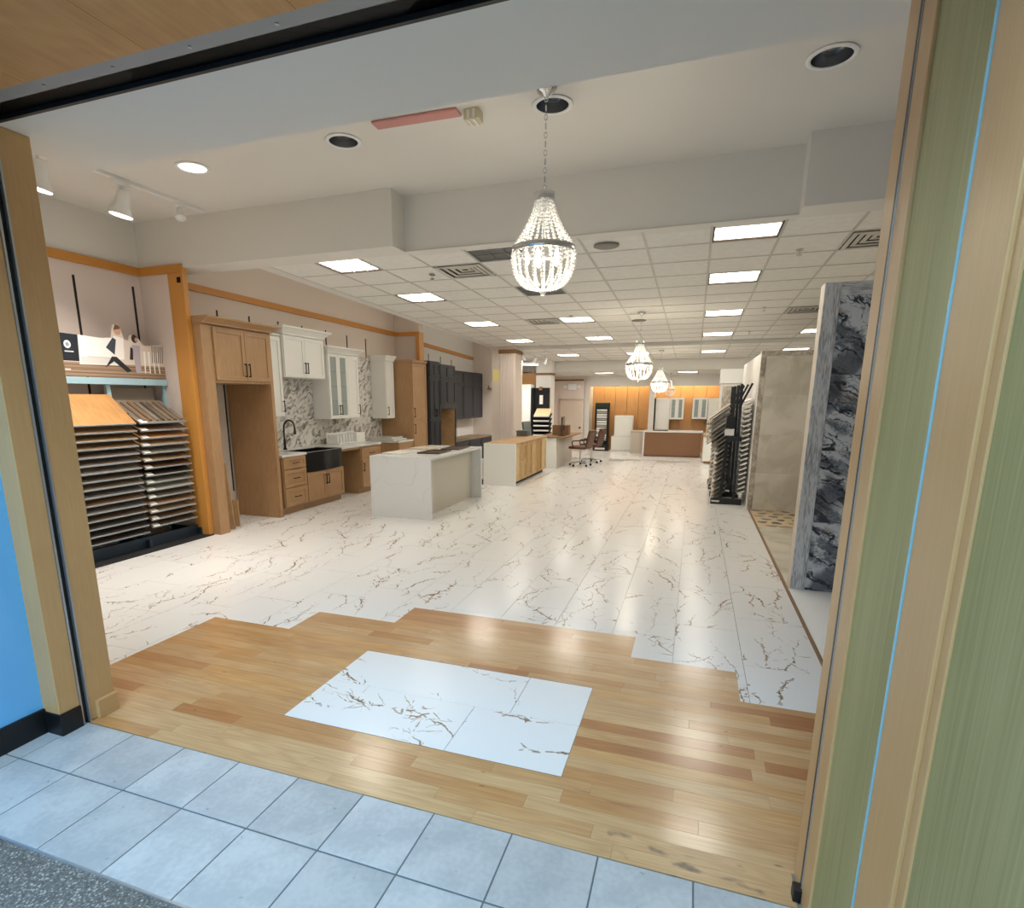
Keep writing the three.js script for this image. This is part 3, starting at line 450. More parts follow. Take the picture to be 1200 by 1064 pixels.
// fronts: [kind, x0, x1, y0, y1, handle]; handle: 'l' / 'r' (vertical, near that edge, t/b after it for top or bottom), 'h' horizontal
function cabinet(name, label, pos, turn, { w, y0 = 0, y1, d, m, toe = 0, fronts = [], body = true, hm = MAT.bronze, hl = 0.15, cat = 'cabinet', bodyMat }) {
  const o = thing(name, label, cat, pos, turn);
  if (body) mesh('body', [bx(0, w, y0 + toe, y1, -d, 0, 0.002, 1)], bodyMat || m, o);
  if (toe) mesh('toe_kick', [bx(0.0, w, y0, y0 + toe, -d, -0.06)], m, o);
  for (const [kind, a, b, c, e, h] of fronts) {
    const G = 0.0025; let dr;
    if (kind === 'glass') {
      const f = 0.05; dr = mesh('door', shaker(a + G, b - G, c + G, e - G, f).slice(0, 4), m, o);
      mesh('glass_pane', [bx(a + f, b - f, c + f, e - f, 0.006, 0.010)], MAT.glassFrost, dr);
      for (let i = 1; i < 4; i++) mesh('muntin', [bx(a + f, b - f, c + f + (e - c - 2 * f) * i / 4 - 0.006, c + f + (e - c - 2 * f) * i / 4 + 0.006, 0.010, 0.014)], std(0x8d9793, 0.5), dr);
    } else dr = mesh(kind === 'drawer' ? 'drawer' : 'door', shaker(a + G, b - G, c + G, e - G), m, o);
    if (h) { if (h[0] === 'h') addHandle(dr, (a + b) / 2, (c + e) / 2, Math.min(hl, (b - a) * 0.4), 1, hm); else addHandle(dr, h[0] === 'l' ? a + 0.03 : b - 0.03, h[1] === 't' ? e - 0.06 - hl / 2 : h[1] === 'b' ? c + 0.06 + hl / 2 : (c + e) / 2, hl, 0, hm); }
  }
  return o;
}
// ------------------------------------------------------------------ kitchen run along the left wall
{
  // oak surround for a refrigerator
  const o = thing('refrigerator_surround', 'tall oak refrigerator surround with two-door bridge cabinet and crown', 'cabinet', [-5.42, 0, -5.331], FACE_X);
  mesh('side_panel', [bx(0, 0.155, 0, 2.5, -0.045, 0, 0.003, 1), bx(0, 0.02, 0, 2.5, -0.74, -0.04, 0.002, 1)], MAT.cab, o);
  mesh('side_panel', [bx(1.105, 1.165, 0, 2.5, -0.74, 0, 0.003, 1)], MAT.cab, o); mesh('inner_lining', [bx(1.095, 1.104, 0, 1.84, -0.74, -0.02, 0, 1)], MAT.cab, o);
  mesh('bridge_cabinet', [bx(0.02, 1.105, 1.84, 2.5, -0.74, -0.002, 0.002, 1)], MAT.cab, o);
  const d1 = mesh('door', shaker(0.165, 0.66, 1.87, 2.475), MAT.cab, o), d2 = mesh('door', shaker(0.665, 1.11, 1.87, 2.475), MAT.cab, o);
  addHandle(d1, 0.63, 2.0, 0.17); addHandle(d2, 0.695, 2.0, 0.17);
  crown(1.165, 0.74, 2.5, 0.085, 0.1, MAT.cab, o, 0, 0.02);
  one('loose_board', [bx(-0.06, 0.06, 0, 0.85, -0.01, 0.01, 0.002, 1)], MAT.board, 'pale oak offcut board leaning inside the refrigerator surround', 'board', [-5.54, 0.005, -5.62], 0.4).rotation.z = 0.06;
  one('loose_board', [bx(-0.05, 0.05, 0, 0.35, -0.01, 0.01, 0.002, 1)], MAT.board, 'short oak offcut standing beside the longer offcut board', 'board', [-5.6, 0.005, -5.78], 0.3);
}
cabinet('drawer_base', 'oak base cabinet with three drawers beside the black apron sink', [-5.45, 0, -6.58], FACE_X, { w: 0.51, y1: 0.835, d: 0.7, m: MAT.cab, toe: 0.1, hl: 0.13, fronts: [['drawer', 0.005, 0.505, 0.66, 0.83, 'h'], ['drawer', 0.005, 0.505, 0.395, 0.65, 'h'], ['drawer', 0.005, 0.505, 0.115, 0.385, 'h']] });
cabinet('sink_base', 'oak base cabinet with two doors under the black apron sink', [-5.45, 0, -7.095], FACE_X, { w: 0.96, y1: 0.56, d: 0.7, m: MAT.cab, toe: 0.1, hl: 0.16, fronts: [['door', 0.005, 0.48, 0.115, 0.555, 'rt'], ['door', 0.48, 0.955, 0.115, 0.555, 'lt']] });
cabinet('base_cabinet', 'oak base cabinet with one drawer and one door beside the empty appliance gap', [-5.45, 0, -8.62], FACE_X, { w: 0.66, y1: 0.833, d: 0.7, m: MAT.cab, toe: 0.1, fronts: [['drawer', 0.01, 0.65, 0.62, 0.795, 'h'], ['door', 0.01, 0.65, 0.115, 0.61, 'lt']] });
cabinet('base_cabinet', 'short oak base cabinet between the range gap and tall oak pantry', [-5.45, 0, -9.98], FACE_X, { w: 0.62, y1: 0.80, d: 0.7, m: MAT.cab, toe: 0.1, fronts: [['drawer', 0.01, 0.61, 0.62, 0.795], ['door', 0.01, 0.61, 0.115, 0.61, 'rt']] });
{
  // black apron sink with a bowed front
  const s = thing('apron_sink', 'black farmhouse sink with bowed apron front', 'sink', [-5.45, 0.56, -7.57], FACE_X);
  const sh = new THREE.Shape(); sh.moveTo(-0.455, 0.0); sh.quadraticCurveTo(0, -0.075, 0.455, 0.0); sh.lineTo(0.455, 0.48); sh.lineTo(-0.455, 0.48); const hole = new THREE.Path(); hole.moveTo(-0.415, 0.03); hole.lineTo(-0.415, 0.44); hole.lineTo(0.415, 0.44); hole.lineTo(0.415, 0.03); sh.holes.push(hole);
  const g = new THREE.ExtrudeGeometry(sh, { depth: 0.285, bevelEnabled: true, bevelSize: 0.008, bevelThickness: 0.008, bevelSegments: 2, curveSegments: 16 }); g.rotateX(-Math.PI / 2); g.scale(1, 1, 1); g.translate(0, 0.008, 0.0); mesh('apron', uvBox(g.toNonIndexed ? plain(g) : g), MAT.sink, s);
  mesh('basin_floor', [bx(-0.43, 0.43, 0.005, 0.03, -0.46, -0.02)], MAT.sink, s);
  const c1 = thing('worktop', 'white stone worktop with a gap for the black sink', 'worktop', [-5.45, 0.835, -6.56], FACE_X);
  mesh('slab', [bx(0, 0.55, 0, 0.036, -0.73, 0.025, 0.003)], MAT.counter, c1);
  mesh('slab', [bx(0.55, 1.47, 0, 0.036, -0.73, -0.5, 0.003)], MAT.counter, c1);
  mesh('slab', [bx(1.475, 2.74, 0, 0.036, -0.73, 0.025, 0.003)], MAT.counter, c1);
  mesh('support_rail', [bx(1.51, 2.06, -0.04, -0.002, -0.05, -0.01)], MAT.cab, c1);
  const c2 = thing('worktop', 'short white stone worktop beside the tall oak pantry', 'worktop', [-5.45, 0.80, -9.96], FACE_X); mesh('slab', [bx(0, 0.655, 0, 0.036, -0.73, 0.025, 0.003)], MAT.counter, c2);
  one('slab_sample', [bx(-0.3, 0.28, 0, 0.03, -0.3, 0.25, 0.004), bx(-0.24, 0.2, 0.031, 0.06, -0.28, 0.2, 0.004)], MAT.counter, 'stack of white stone samples on the short worktop', 'samples', [-5.83, 0.837, -10.25]);
  // gooseneck tap
  const f = thing('kitchen_faucet', 'matte black gooseneck kitchen faucet behind the sink', 'faucet', [-5.99, 0.872, -7.33], FACE_X);
  mesh('base', [cyl(0.03, 0.027, 0.02, 0, 0.01, 0, 20), cyl(0.02, 0.018, 0.14, 0, 0.09, 0, 16)], MAT.matteBlack, f);
  mesh('spout', [tube([[0, 0.12, 0], [0, 0.3, 0], [0.0, 0.40, 0.02], [0.01, 0.455, 0.09], [0.02, 0.42, 0.165], [0.022, 0.33, 0.185]], 0.013, 30, 10)], MAT.matteBlack, f);
  mesh('spray_head', [cyl(0.019, 0.014, 0.1, 0.022, 0.29, 0.187, 14)], MAT.matteBlack, f); mesh('lever', [bar([0.015, 0.11, 0], [0.1, 0.17, 0.03], 0.012, 0.01)], MAT.matteBlack, f);
  // rack of white cards
  const r = thing('sample_rack', 'white slotted rack of door samples standing on the worktop', 'sample rack', [-5.86, 0.872, -8.45], FACE_X);
  mesh('tray', [bx(0, 0.86, 0, 0.02, -0.16, 0.1, 0.003)], MAT.white, r); mesh('back', [bx(0, 0.86, 0.02, 0.19, -0.16, -0.145, 0.003)], MAT.white, r);
  for (let i = 0; i < 6; i++) mesh('card', [bx(0.02 + i * 0.09, 0.045 + i * 0.09, 0.02, 0.16, -0.14, 0.06, 0.002)], MAT.white2, r);
  mesh('block', [bx(0.58, 0.86, 0.02, 0.17, -0.14, 0.09, 0.006)], MAT.white, r);
  setting('wall_left', [bx(-6.19, -6.165, 0.87, 2.44, -10.62, -6.5)], MAT.splash);
}
const WH = { m: MAT.white, bodyMat: MAT.white, hl: 0.17 };
{
  let o = cabinet('upper_cabinet', 'narrow white wall cabinet tucked beside the oak refrigerator surround', [-5.84, 0, -6.62], FACE_X, { ...WH, w: 0.565, y0: 1.39, y1: 2.55, d: 0.32, fronts: [['door', 0.005, 0.56, 1.395, 2.54, 'rb']] }); crown(0.565, 0.32, 2.55, 0.025, 0.012, MAT.white, o);
  o = cabinet('upper_cabinet', 'white two-door wall cabinet with wide crown above the sink', [-5.80, 0, -7.20], FACE_X, { ...WH, w: 0.99, y0: 1.965, y1: 2.58, d: 0.36, fronts: [['door', 0.005, 0.495, 1.97, 2.575, 'rb'], ['door', 0.495, 0.985, 1.97, 2.575, 'lb']] }); crown(0.99, 0.36, 2.58, 0.12, 0.1, MAT.white, o);
  o = cabinet('upper_cabinet', 'white wall cabinet with two glass doors and one solid door', [-5.84, 0, -8.34], FACE_X, { ...WH, w: 0.92, y0: 1.31, y1: 2.40, d: 0.32, fronts: [['glass', 0.005, 0.29, 1.315, 2.395, 'rb'], ['glass', 0.29, 0.575, 1.315, 2.395, 'lb'], ['door', 0.575, 0.915, 1.315, 2.395, 'rb']] }); crown(0.92, 0.32, 2.40, 0.11, 0.09, MAT.white, o);
  o = cabinet('upper_cabinet', 'white single-door wall cabinet beside the tall oak pantry', [-5.84, 0, -10.25], FACE_X, { ...WH, w: 0.33, y0: 1.26, y1: 2.38, d: 0.32, fronts: [['door', 0.005, 0.325, 1.265, 2.375, 'lb']] }); crown(0.33, 0.32, 2.38, 0.11, 0.045, MAT.white, o);
  o = cabinet('tall_pantry', 'tall oak pantry cabinet with two stacked doors', [-5.45, 0, -10.63], FACE_X, { w: 0.66, y1: 2.37, d: 0.72, m: MAT.cab, toe: 0.1, hl: 0.2, fronts: [['door', 0.01, 0.65, 1.21, 2.36, 'lb'], ['door', 0.01, 0.65, 0.115, 1.2, 'lt']] }); crown(0.66, 0.72, 2.37, 0.05, 0.02, MAT.cab, o);
  // dark charcoal bank
  const D = { m: MAT.dark, hm: MAT.matteBlack, hl: 0.16 };
  cabinet('tall_cabinet', 'tall charcoal cabinet with stacked doors beside the open niche', [-5.5, 0, -11.56], FACE_X, { ...D, w: 0.56, y1: 2.46, d: 0.66, toe: 0.1, fronts: [['door', 0.005, 0.28, 2.12, 2.44], ['door', 0.28, 0.555, 2.12, 2.44], ['door', 0.005, 0.28, 1.2, 2.1, 'rb'], ['door', 0.28, 0.555, 1.2, 2.1, 'lb'], ['door', 0.005, 0.28, 0.115, 1.18], ['door', 0.28, 0.555, 0.115, 1.18]] });
  o = cabinet('oven_cabinet', 'charcoal cabinet bridging an open tan-backed niche', [-5.5, 0, -12.125], FACE_X, { ...D, w: 0.86, y0: 1.42, y1: 2.42, d: 0.66, fronts: [['door', 0.005, 0.43, 2.1, 2.41], ['door', 0.43, 0.855, 2.1, 2.41], ['door', 0.005, 0.43, 1.52, 2.08], ['door', 0.43, 0.855, 1.52, 2.08]] });
  mesh('niche_back', [bx(0, 0.86, 0, 1.42, -0.66, -0.56)], MAT.board, o); mesh('side_panel', [bx(0.835, 0.86, 0, 1.42, -0.66, 0.02)], MAT.dark, o); mesh('niche_side', [bx(0.815, 0.834, 0, 1.42, -0.66, 0.0)], MAT.board, o);
  cabinet('upper_cabinet', 'charcoal wall cabinet with four tall doors and small upper doors', [-5.84, 0, -13.0], FACE_X, { ...D, w: 2.8, y0: 1.12, y1: 2.36, d: 0.33, fronts: [0, 1, 2, 3].flatMap(i => [['door', 0.005 + i * 0.698, 0.7 + i * 0.698, 2.03, 2.35], ['door', 0.005 + i * 0.698, 0.7 + i * 0.698, 1.125, 2.02]]) });
  cabinet('drawer_base', 'low charcoal base cabinet with drawers and dark worktop', [-5.5, 0, -13.0], FACE_X, { ...D, w: 2.7, y1: 0.6, d: 0.66, toe: 0.1, fronts: [0, 1, 2].flatMap(i => [['drawer', 0.01 + i * 0.9, 0.89 + i * 0.9, 0.36, 0.59], ['drawer', 0.01 + i * 0.9, 0.89 + i * 0.9, 0.115, 0.35]]) });
  one('worktop', [bx(0, 2.72, 0, 0.03, -0.67, 0.02, 0.003)], std(0x8a7358, 0.4), 'thin tan worktop on the low charcoal base cabinet', 'worktop', [-5.5, 0.6, -13.0], FACE_X);
  one('wall_bracket', [bar([0, 0, 0], [0, 0, 0.3], 0.08, 0.05), bar([0, 0, 0.28], [0, 0.09, 0.3], 0.03, 0.03)], MAT.trimBrown, 'dark wooden bracket shelf on the wall beside the charcoal cabinets', 'bracket', [-5.6, 1.93, -16.0], 0);
}
// ------------------------------------------------------------------ islands
{
  const o = thing('kitchen_island', 'white marble waterfall kitchen island with recessed grey back panel', 'kitchen island', [-3.81, 0, -8.0]);
  mesh('waterfall_side', [bx(-0.47, 0.48, 0, 0.83, 0.97, 1.01, 0.003)], MAT.marbleW, o);
  mesh('waterfall_side', [bx(-0.47, 0.48, 0, 0.83, -1.0, -0.96, 0.003)], MAT.marbleW, o);
  mesh('countertop', [bx(-0.47, 0.48, 0.83, 0.866, -1.0, 1.01, 0.003)], MAT.marbleW, o);
  mesh('back_panel', [bx(-0.45, 0.30, 0.0, 0.83, -0.96, 0.97)], std(0xcfcabb, 0.6), o);
  const s1 = ['dark brown stained door sample lying on the marble island', 'white door sample lying on the marble island', 'thin dark walnut door sample lying on the marble island', 'pale door sample lying on the marble island'];
  [[-3.62, -7.75, 0.34, 0.55, 0x4a3526, 0.08], [-4.05, -7.5, 0.34, 0.5, 0xe9e6de, -0.05], [-3.6, -8.5, 0.3, 0.6, 0x54402e, 0.1], [-4.05, -8.35, 0.34, 0.5, 0xd9cdb8, -0.06]].forEach(([x, z, w, l, c, t], i) => {
    const d = thing('door_sample', s1[i], 'door sample', [x, 0.8665, z], t); d.rotation.y = t; const m = std(c, 0.5);
    mesh('frame', [bx(-w / 2, w / 2, 0, 0.02, -l / 2, -l / 2 + 0.05, 0.002), bx(-w / 2, w / 2, 0, 0.02, l / 2 - 0.05, l / 2, 0.002), bx(-w / 2, -w / 2 + 0.05, 0, 0.02, -l / 2 + 0.05, l / 2 - 0.05, 0.002), bx(w / 2 - 0.05, w / 2, 0, 0.02, -l / 2 + 0.05, l / 2 - 0.05, 0.002)], m, d); mesh('panel', [bx(-w / 2 + 0.05, w / 2 - 0.05, 0, 0.01, -l / 2 + 0.05, l / 2 - 0.05)], m, d);
  });
  // second island, pale door fronts
  const p = thing('display_island', 'low white display island faced with pale wood door samples', 'display island', [-3.46, 0, -11.62]);
  mesh('body', [bx(-0.32, 0.27, 0.06, 0.80, -1.24, 1.22)], MAT.white, p); mesh('end_panel', [bx(-0.34, 0.31, 0, 0.81, 1.22, 1.25, 0.003)], MAT.white, p); mesh('toe_kick', [bx(-0.3, 0.22, 0, 0.06, -1.2, 1.2)], MAT.matBlack, p);
  mesh('countertop', [bx(-0.34, 0.31, 0.80, 0.815, -1.25, 1.22, 0.002)], MAT.board, p);
  const tones = [0xe3c48e, 0xd7b27a, 0xcfa870, 0xe0bd86, 0xc99c60, 0xe6cb98].map(c => std(c, 0.5, { map: tNeutral }));
  for (let i = 0; i < 6; i++) { const g = merge(shaker(0.01, 0.40, 0.07, i === 1 ? 0.42 : 0.79, 0.06)); g.rotateY(Math.PI / 2); g.translate(0.27, 0, 1.22 - i * 0.41); mesh('door', g, tones[i], p); if (i === 1) { const h = merge(shaker(0.01, 0.40, 0.43, 0.79, 0.06)); h.rotateY(Math.PI / 2); h.translate(0.27, 0, 0.81); mesh('door', h, tones[2], p); } }
  one('floor_outlet', [bx(-0.03, 0.03, 0, 0.1, -0.02, 0.02, 0.004)], MAT.matBlack, 'small dark floor outlet post between the two islands', 'outlet', [-3.86, 0.0, -10.4]);
}

// ------------------------------------------------------------------ cove lights hidden on the ledge over the kitchen run
for (const [z0, z1] of [[-5.75, -8.4], [-8.6, -11.1], [-11.7, -15.6]]) {
  const zc = (z0 + z1) / 2, L = z0 - z1, y = 3.27 + SL * zc + 0.14, t = thing('cove_light', 'fluorescent cove strip hidden behind the ceiling edge over the kitchen cabinets', 'strip light', [-4.80, y, zc], 0, 'cove strips over the kitchen');
  mesh('housing', [bx(0, 0.05, -0.03, 0.03, -L / 2, L / 2)], MAT.white2, t); mesh('tube', [cyl(0.013, 0.013, L - 0.06, -0.016, 0, 0, 8, 'z')], glow(FLUO, 4), t);
  rectLight(-4.84, y, zc, L - 0.1, 0.05, FLUO, COVE_L, [-1, 0, 0]);
}
// ------------------------------------------------------------------ flooring sample rack in the left bay
{
  const o = thing('flooring_rack', 'blue-grey metal flooring rack with two columns of sample boards', 'display rack', [-5.9, 0, -4.5]);
  const X0 = -0.24, X1 = 0.24;
  for (const z of [0.82, -0.05, -0.76]) { mesh('post', [bx(-0.115, -0.076, z === -0.76 ? 1.5 : 1.45, z === -0.76 ? 2.28 : 1.87, z - 0.025, z + 0.025, 0.003), bx(X0 - 0.02, X0 + 0.02, 0.03, 1.55, z - 0.025, z + 0.025, 0.003), bx(X0, -0.08, 1.5, 1.54, z - 0.02, z + 0.02)], MAT.rackBlue, o); mesh('foot', [bx(X0, X1 + 0.02, 0.012, 0.1, z - 0.02, z + 0.02, 0.003)], MAT.rackNavy, o); }
  mesh('top_rail', [bx(-0.075, -0.03, 1.80, 1.87, -0.76, 0.85, 0.003)], MAT.rackBlue, o);
  mesh('kick_plate', [bx(X1 - 0.06, X1 - 0.04, 0.012, 0.13, -0.76, 0.85)], MAT.rackNavy, o);
  mesh('side_sheet', [bx(X0, X1 + 0.04, 0.1, 1.4, -0.79, -0.78)], std(0x9fa8ab, 0.4), o);
  mesh('side_sheet', [bx(X0, X1 - 0.1, 0.1, 1.5, -0.075, -0.07)], MAT.rackNavy, o);
  one('floor_mat', [bx(-0.33, 0.36, 0, 0.012, -0.86, 1.2, 0.004)], MAT.matBlack, 'thin black mat under the blue flooring rack', 'mat', [-5.86, 0.0005, -4.45]);
  const cols = [0xd09a5e, 0x8d6b4d, 0xa08058, 0x9a7a58, 0x7f6e60, 0x84766a, 0x8d8478, 0x6f5f52, 0x8a7a66, 0x77706a, 0x85664a, 0x7a7570, 0x6e5a48, 0x5f564e, 0x51463e, 0x4a3d34, 0x5a4436].map(c => std(c, 0.45, { map: tNeutral }));
  const colsB = [0x8f7f6c, 0x7a5a40, 0xc58a56, 0xb39874, 0x8c8478, 0x9c7a52, 0x6b4a34, 0x3f342d, 0x8b8376, 0xb9b4aa, 0x7d746a, 0xa98060, 0x9d866a, 0x7d6147, 0x6b5a4b, 0x857c70].map(c => std(c, 0.45, { map: tNeutral }));
  const board = (z0, z1, yF, m, label, grp, rise) => {
    const b = thing('flooring_sample_board', label, 'sample board', [-5.62, yF, (z0 + z1) / 2], 0, grp); b.rotation.z = -rise;       // front edge low, slopes up towards the wall
    const h = (z1 - z0) / 2; mesh('panel', [bx(-0.46, 0, 0, 0.012, -h, h, 0.002)], m, b); mesh('edge_strip', [bx(-0.002, 0.004, -0.002, 0.0125, -h, h)], MAT.clear, b); mesh('label_tag', [bx(-0.06, 0.002, 0.0125, 0.0145, h - 0.1, h - 0.02)], MAT.paper, b);
    return b;
  };
  for (let i = 0; i < 16; i++) board(-4.53, -3.68, 1.385 - i * 0.0795, cols[i], i ? 'brown wood-look flooring sample board stacked under the large oak board' : 'large golden oak flooring sample board on top of the rack', i ? 'sample boards under the oak board' : undefined, i ? 0.46 : 0.72);
  for (let i = 0; i < 15; i++) { const b = board(-5.19, -4.57, 1.385 - i * 0.082, colsB[i], i ? 'wood-look flooring sample board in the narrower column of the rack' : 'grey-brown sample board carrying stair-nose profile strips', i ? 'sample boards in the narrower column' : undefined, i ? 0.46 : 0.55);
    if (!i) for (let k = 0; k < 7; k++) mesh('profile_strip', [bx(-0.4, -0.03, 0.012, 0.03, -0.27 + k * 0.08, -0.235 + k * 0.08, 0.004)], cols[[6, 4, 8, 13, 6, 10, 4][k]], b); }
  // spare board standing behind the narrower column
  one('flooring_sample_board', [bx(-0.01, 0.01, 0, 0.34, -0.3, 0.3, 0.002)], std(0x9a8f82, 0.6), 'plain grey sample board standing behind the profile strips', 'sample board', [-6.08, 1.43, -4.88]);
  // printed header: outline follows the sofa and the two figures
  const tr = x => x <= 0 ? 0 : 0.2 + 0.9 * x, W = tr(1.34), sh = new THREE.Shape(); [[0, 0], [1.34, 0], [1.34, 0.30], [1.32, 0.40], [1.2, 0.38], [1.05, 0.36], [0.98, 0.44], [0.93, 0.475], [0.87, 0.46], [0.84, 0.40], [0.79, 0.41], [0.76, 0.53], [0.72, 0.565], [0.66, 0.55], [0.62, 0.42], [0.5, 0.40], [0.3, 0.41], [0, 0.42]].forEach((p, i) => i ? sh.lineTo(tr(p[0]), p[1]) : sh.moveTo(tr(p[0]), p[1]));
  const g = new THREE.ExtrudeGeometry(sh, { depth: 0.01, bevelEnabled: false }); const cv = document.createElement('canvas'); cv.width = 1024; cv.height = 512; const c = cv.getContext('2d'); const S = 1024 / W, py = y => 512 - y * S * 0.9;
  const rect = (x, y, w, h, f) => { c.fillStyle = f; c.fillRect(tr(x) * S, py(y + h), (tr(x + w) - tr(x)) * S, h * S * 0.9); }; const poly = (f, pts) => { c.fillStyle = f; c.beginPath(); pts.forEach((p, i) => i ? c.lineTo(tr(p[0]) * S, py(p[1])) : c.moveTo(tr(p[0]) * S, py(p[1]))); c.closePath(); c.fill(); }; const dot = (x, y, r, f) => { c.fillStyle = f; c.beginPath(); c.arc(tr(x) * S, py(y), r * S, 0, 7); c.fill(); };
  rect(0, 0, 1.4, 0.6, '#d9cbbf'); for (let i = 0; i < 9; i++) rect(0, i * 0.016, 1.4, 0.015, ['#8a6f58', '#9c8068', '#7b614c', '#a58a70', '#866a52'][i % 5]);
  rect(0, 0.15, 0.22, 0.3, '#1a2029'); dot(0.09, 0.31, 0.035, '#e8ecee'); dot(0.09, 0.31, 0.018, '#8f9aa0'); rect(0.05, 0.235, 0.1, 0.012, '#d9dde0'); rect(0.02, 0.06, 0.07, 0.012, '#efe9e0'); rect(0.96, 0.07, 0.14, 0.008, '#efe9e0');
  poly('#f1efec', [[0.2, 0.12], [0.68, 0.13], [0.66, 0.41], [0.22, 0.41]]); poly('#dcd8d2', [[0.22, 0.13], [0.64, 0.14], [0.64, 0.2], [0.22, 0.2]]); poly('#c9c4bd', [[0.3, 0.2], [0.64, 0.2], [0.64, 0.208], [0.3, 0.208]]);
  poly('#efe9e2', [[0.62, 0.18], [0.76, 0.2], [0.78, 0.42], [0.66, 0.44], [0.58, 0.34]]); poly('#39424d', [[0.54, 0.31], [0.64, 0.42], [0.68, 0.4], [0.64, 0.24]]); poly('#1f2228', [[0.5, 0.1], [0.62, 0.17], [0.78, 0.06], [0.84, 0.08], [0.66, 0.22], [0.6, 0.22]]); dot(0.71, 0.5, 0.045, '#c99f84'); poly('#6e4a34', [[0.665, 0.5], [0.69, 0.56], [0.75, 0.55], [0.755, 0.52]]);
  poly('#b4a9b0', [[0.9, 0.06], [0.97, 0.06], [0.99, 0.36], [0.88, 0.36]]); dot(0.93, 0.43, 0.04, '#3a2a24'); dot(0.955, 0.42, 0.022, '#c79c84'); poly('#2e2622', [[0.83, 0.2], [0.86, 0.34], [0.89, 0.32], [0.88, 0.2]]);
  for (let i = 0; i < 4; i++) poly('#f2ede6', [[1.02 + i * 0.07, 0.06], [1.035 + i * 0.07, 0.06], [1.06 + i * 0.06, 0.3], [1.03 + i * 0.06, 0.3]]); for (let i = 0; i < 6; i++) poly('#4a443c', [[1.14 + i * 0.03, 0.18], [1.15 + i * 0.03, 0.18], [1.17 + i * 0.03, 0.37], [1.16 + i * 0.03, 0.37]]);
  const ct = new THREE.CanvasTexture(cv); ct.colorSpace = THREE.SRGBColorSpace; ct.magFilter = THREE.LinearFilter;
  const uv = g.attributes.uv, p = g.attributes.position; for (let i = 0; i < p.count; i++) uv.setXY(i, p.getX(i) / W, p.getY(i) * 0.9 * (1024 / W) / 512);
  const hd = mesh('display_header', g, std(0xffffff, 0.4, { map: ct })); hd.position.set(-5.965, 1.875, -3.88); hd.rotation.y = FACE_X; tag(hd, 'printed header of a couple by a white sofa standing on the flooring rack', 'printed sign');
}
// ------------------------------------------------------------------ stone and tile display walls on the right
{
  const s = thing('stone_display_wall', 'tall display wall of dark blue-grey stone in a grey weathered frame', 'display wall', [0.9, 0.012, -5.38]);
  mesh('core', [bx(0.0, 1.9, 0, 2.53, -0.16, -0.012)], std(0xd8cdbb, 0.7), s);
  mesh('frame_member', [bx(0, 0.115, 0, 2.53, -0.015, 0.008, 0.003)], MAT.barn, s); mesh('frame_member', [bx(1.79, 1.9, 0, 2.53, -0.015, 0.008, 0.003)], MAT.barn, s); mesh('frame_member', [bx(0.115, 1.79, 2.43, 2.53, -0.015, 0.008, 0.003, 1)], MAT.barn, s);
  for (let i = 0; i < 4; i++) for (let j = 0; j < 2; j++) mesh('stone_tile', [bx(0.116 + j * 0.838, 0.952 + j * 0.838, 0.005 + i * 0.607, 0.609 + i * 0.607, -0.012, 0, 0, 0, i * 0.37 + j * 0.6, i * 0.41)], MAT.slab, s);
  const t = thing('tile_display_wall', 'display wall of large beige onyx-look tiles in a travertine frame', 'display wall', [0.85, 0.012, -9.3]);
  mesh('core', [bx(0, 1.9, 0, 2.31, -0.12, -0.012)], MAT.wallWhite, t);
  mesh('frame_member', [bx(0, 0.07, 0, 2.31, -0.012, 0.008, 0.003)], MAT.trav, t); mesh('frame_member', [bx(0.07, 1.9, 2.24, 2.31, -0.012, 0.008, 0.003, 1)], MAT.trav, t);
  for (let i = 0; i < 4; i++) for (let j = 0; j < 3; j++) mesh('wall_tile', [bx(0.071 + j * 0.61, 0.679 + j * 0.61, 0.003 + i * 0.559, 0.56 + i * 0.559, -0.012, 0, 0, 0, j * 0.5 + i * 0.3, i * 0.55)], MAT.onyx, t);
  setting('wall_right', [bx(0.86, 0.98, 0, 2.3, -12.6, -9.43)], MAT.wallWhite);
  const u = thing('tile_display_panel', 'pale stone display panel standing beyond the black sample racks', 'display wall', [0.5, 0, -13.7]);
  mesh('core', [bx(0, 0.6, 0, 1.98, -0.4, -0.01)], MAT.wallWhite, u); mesh('stone_tile', [bx(0.04, 0.56, 0.03, 1.92, -0.01, 0)], MAT.trav, u); mesh('cap', [bx(-0.02, 0.62, 1.98, 2.28, -0.42, 0.02, 0.004)], MAT.white, u);
}
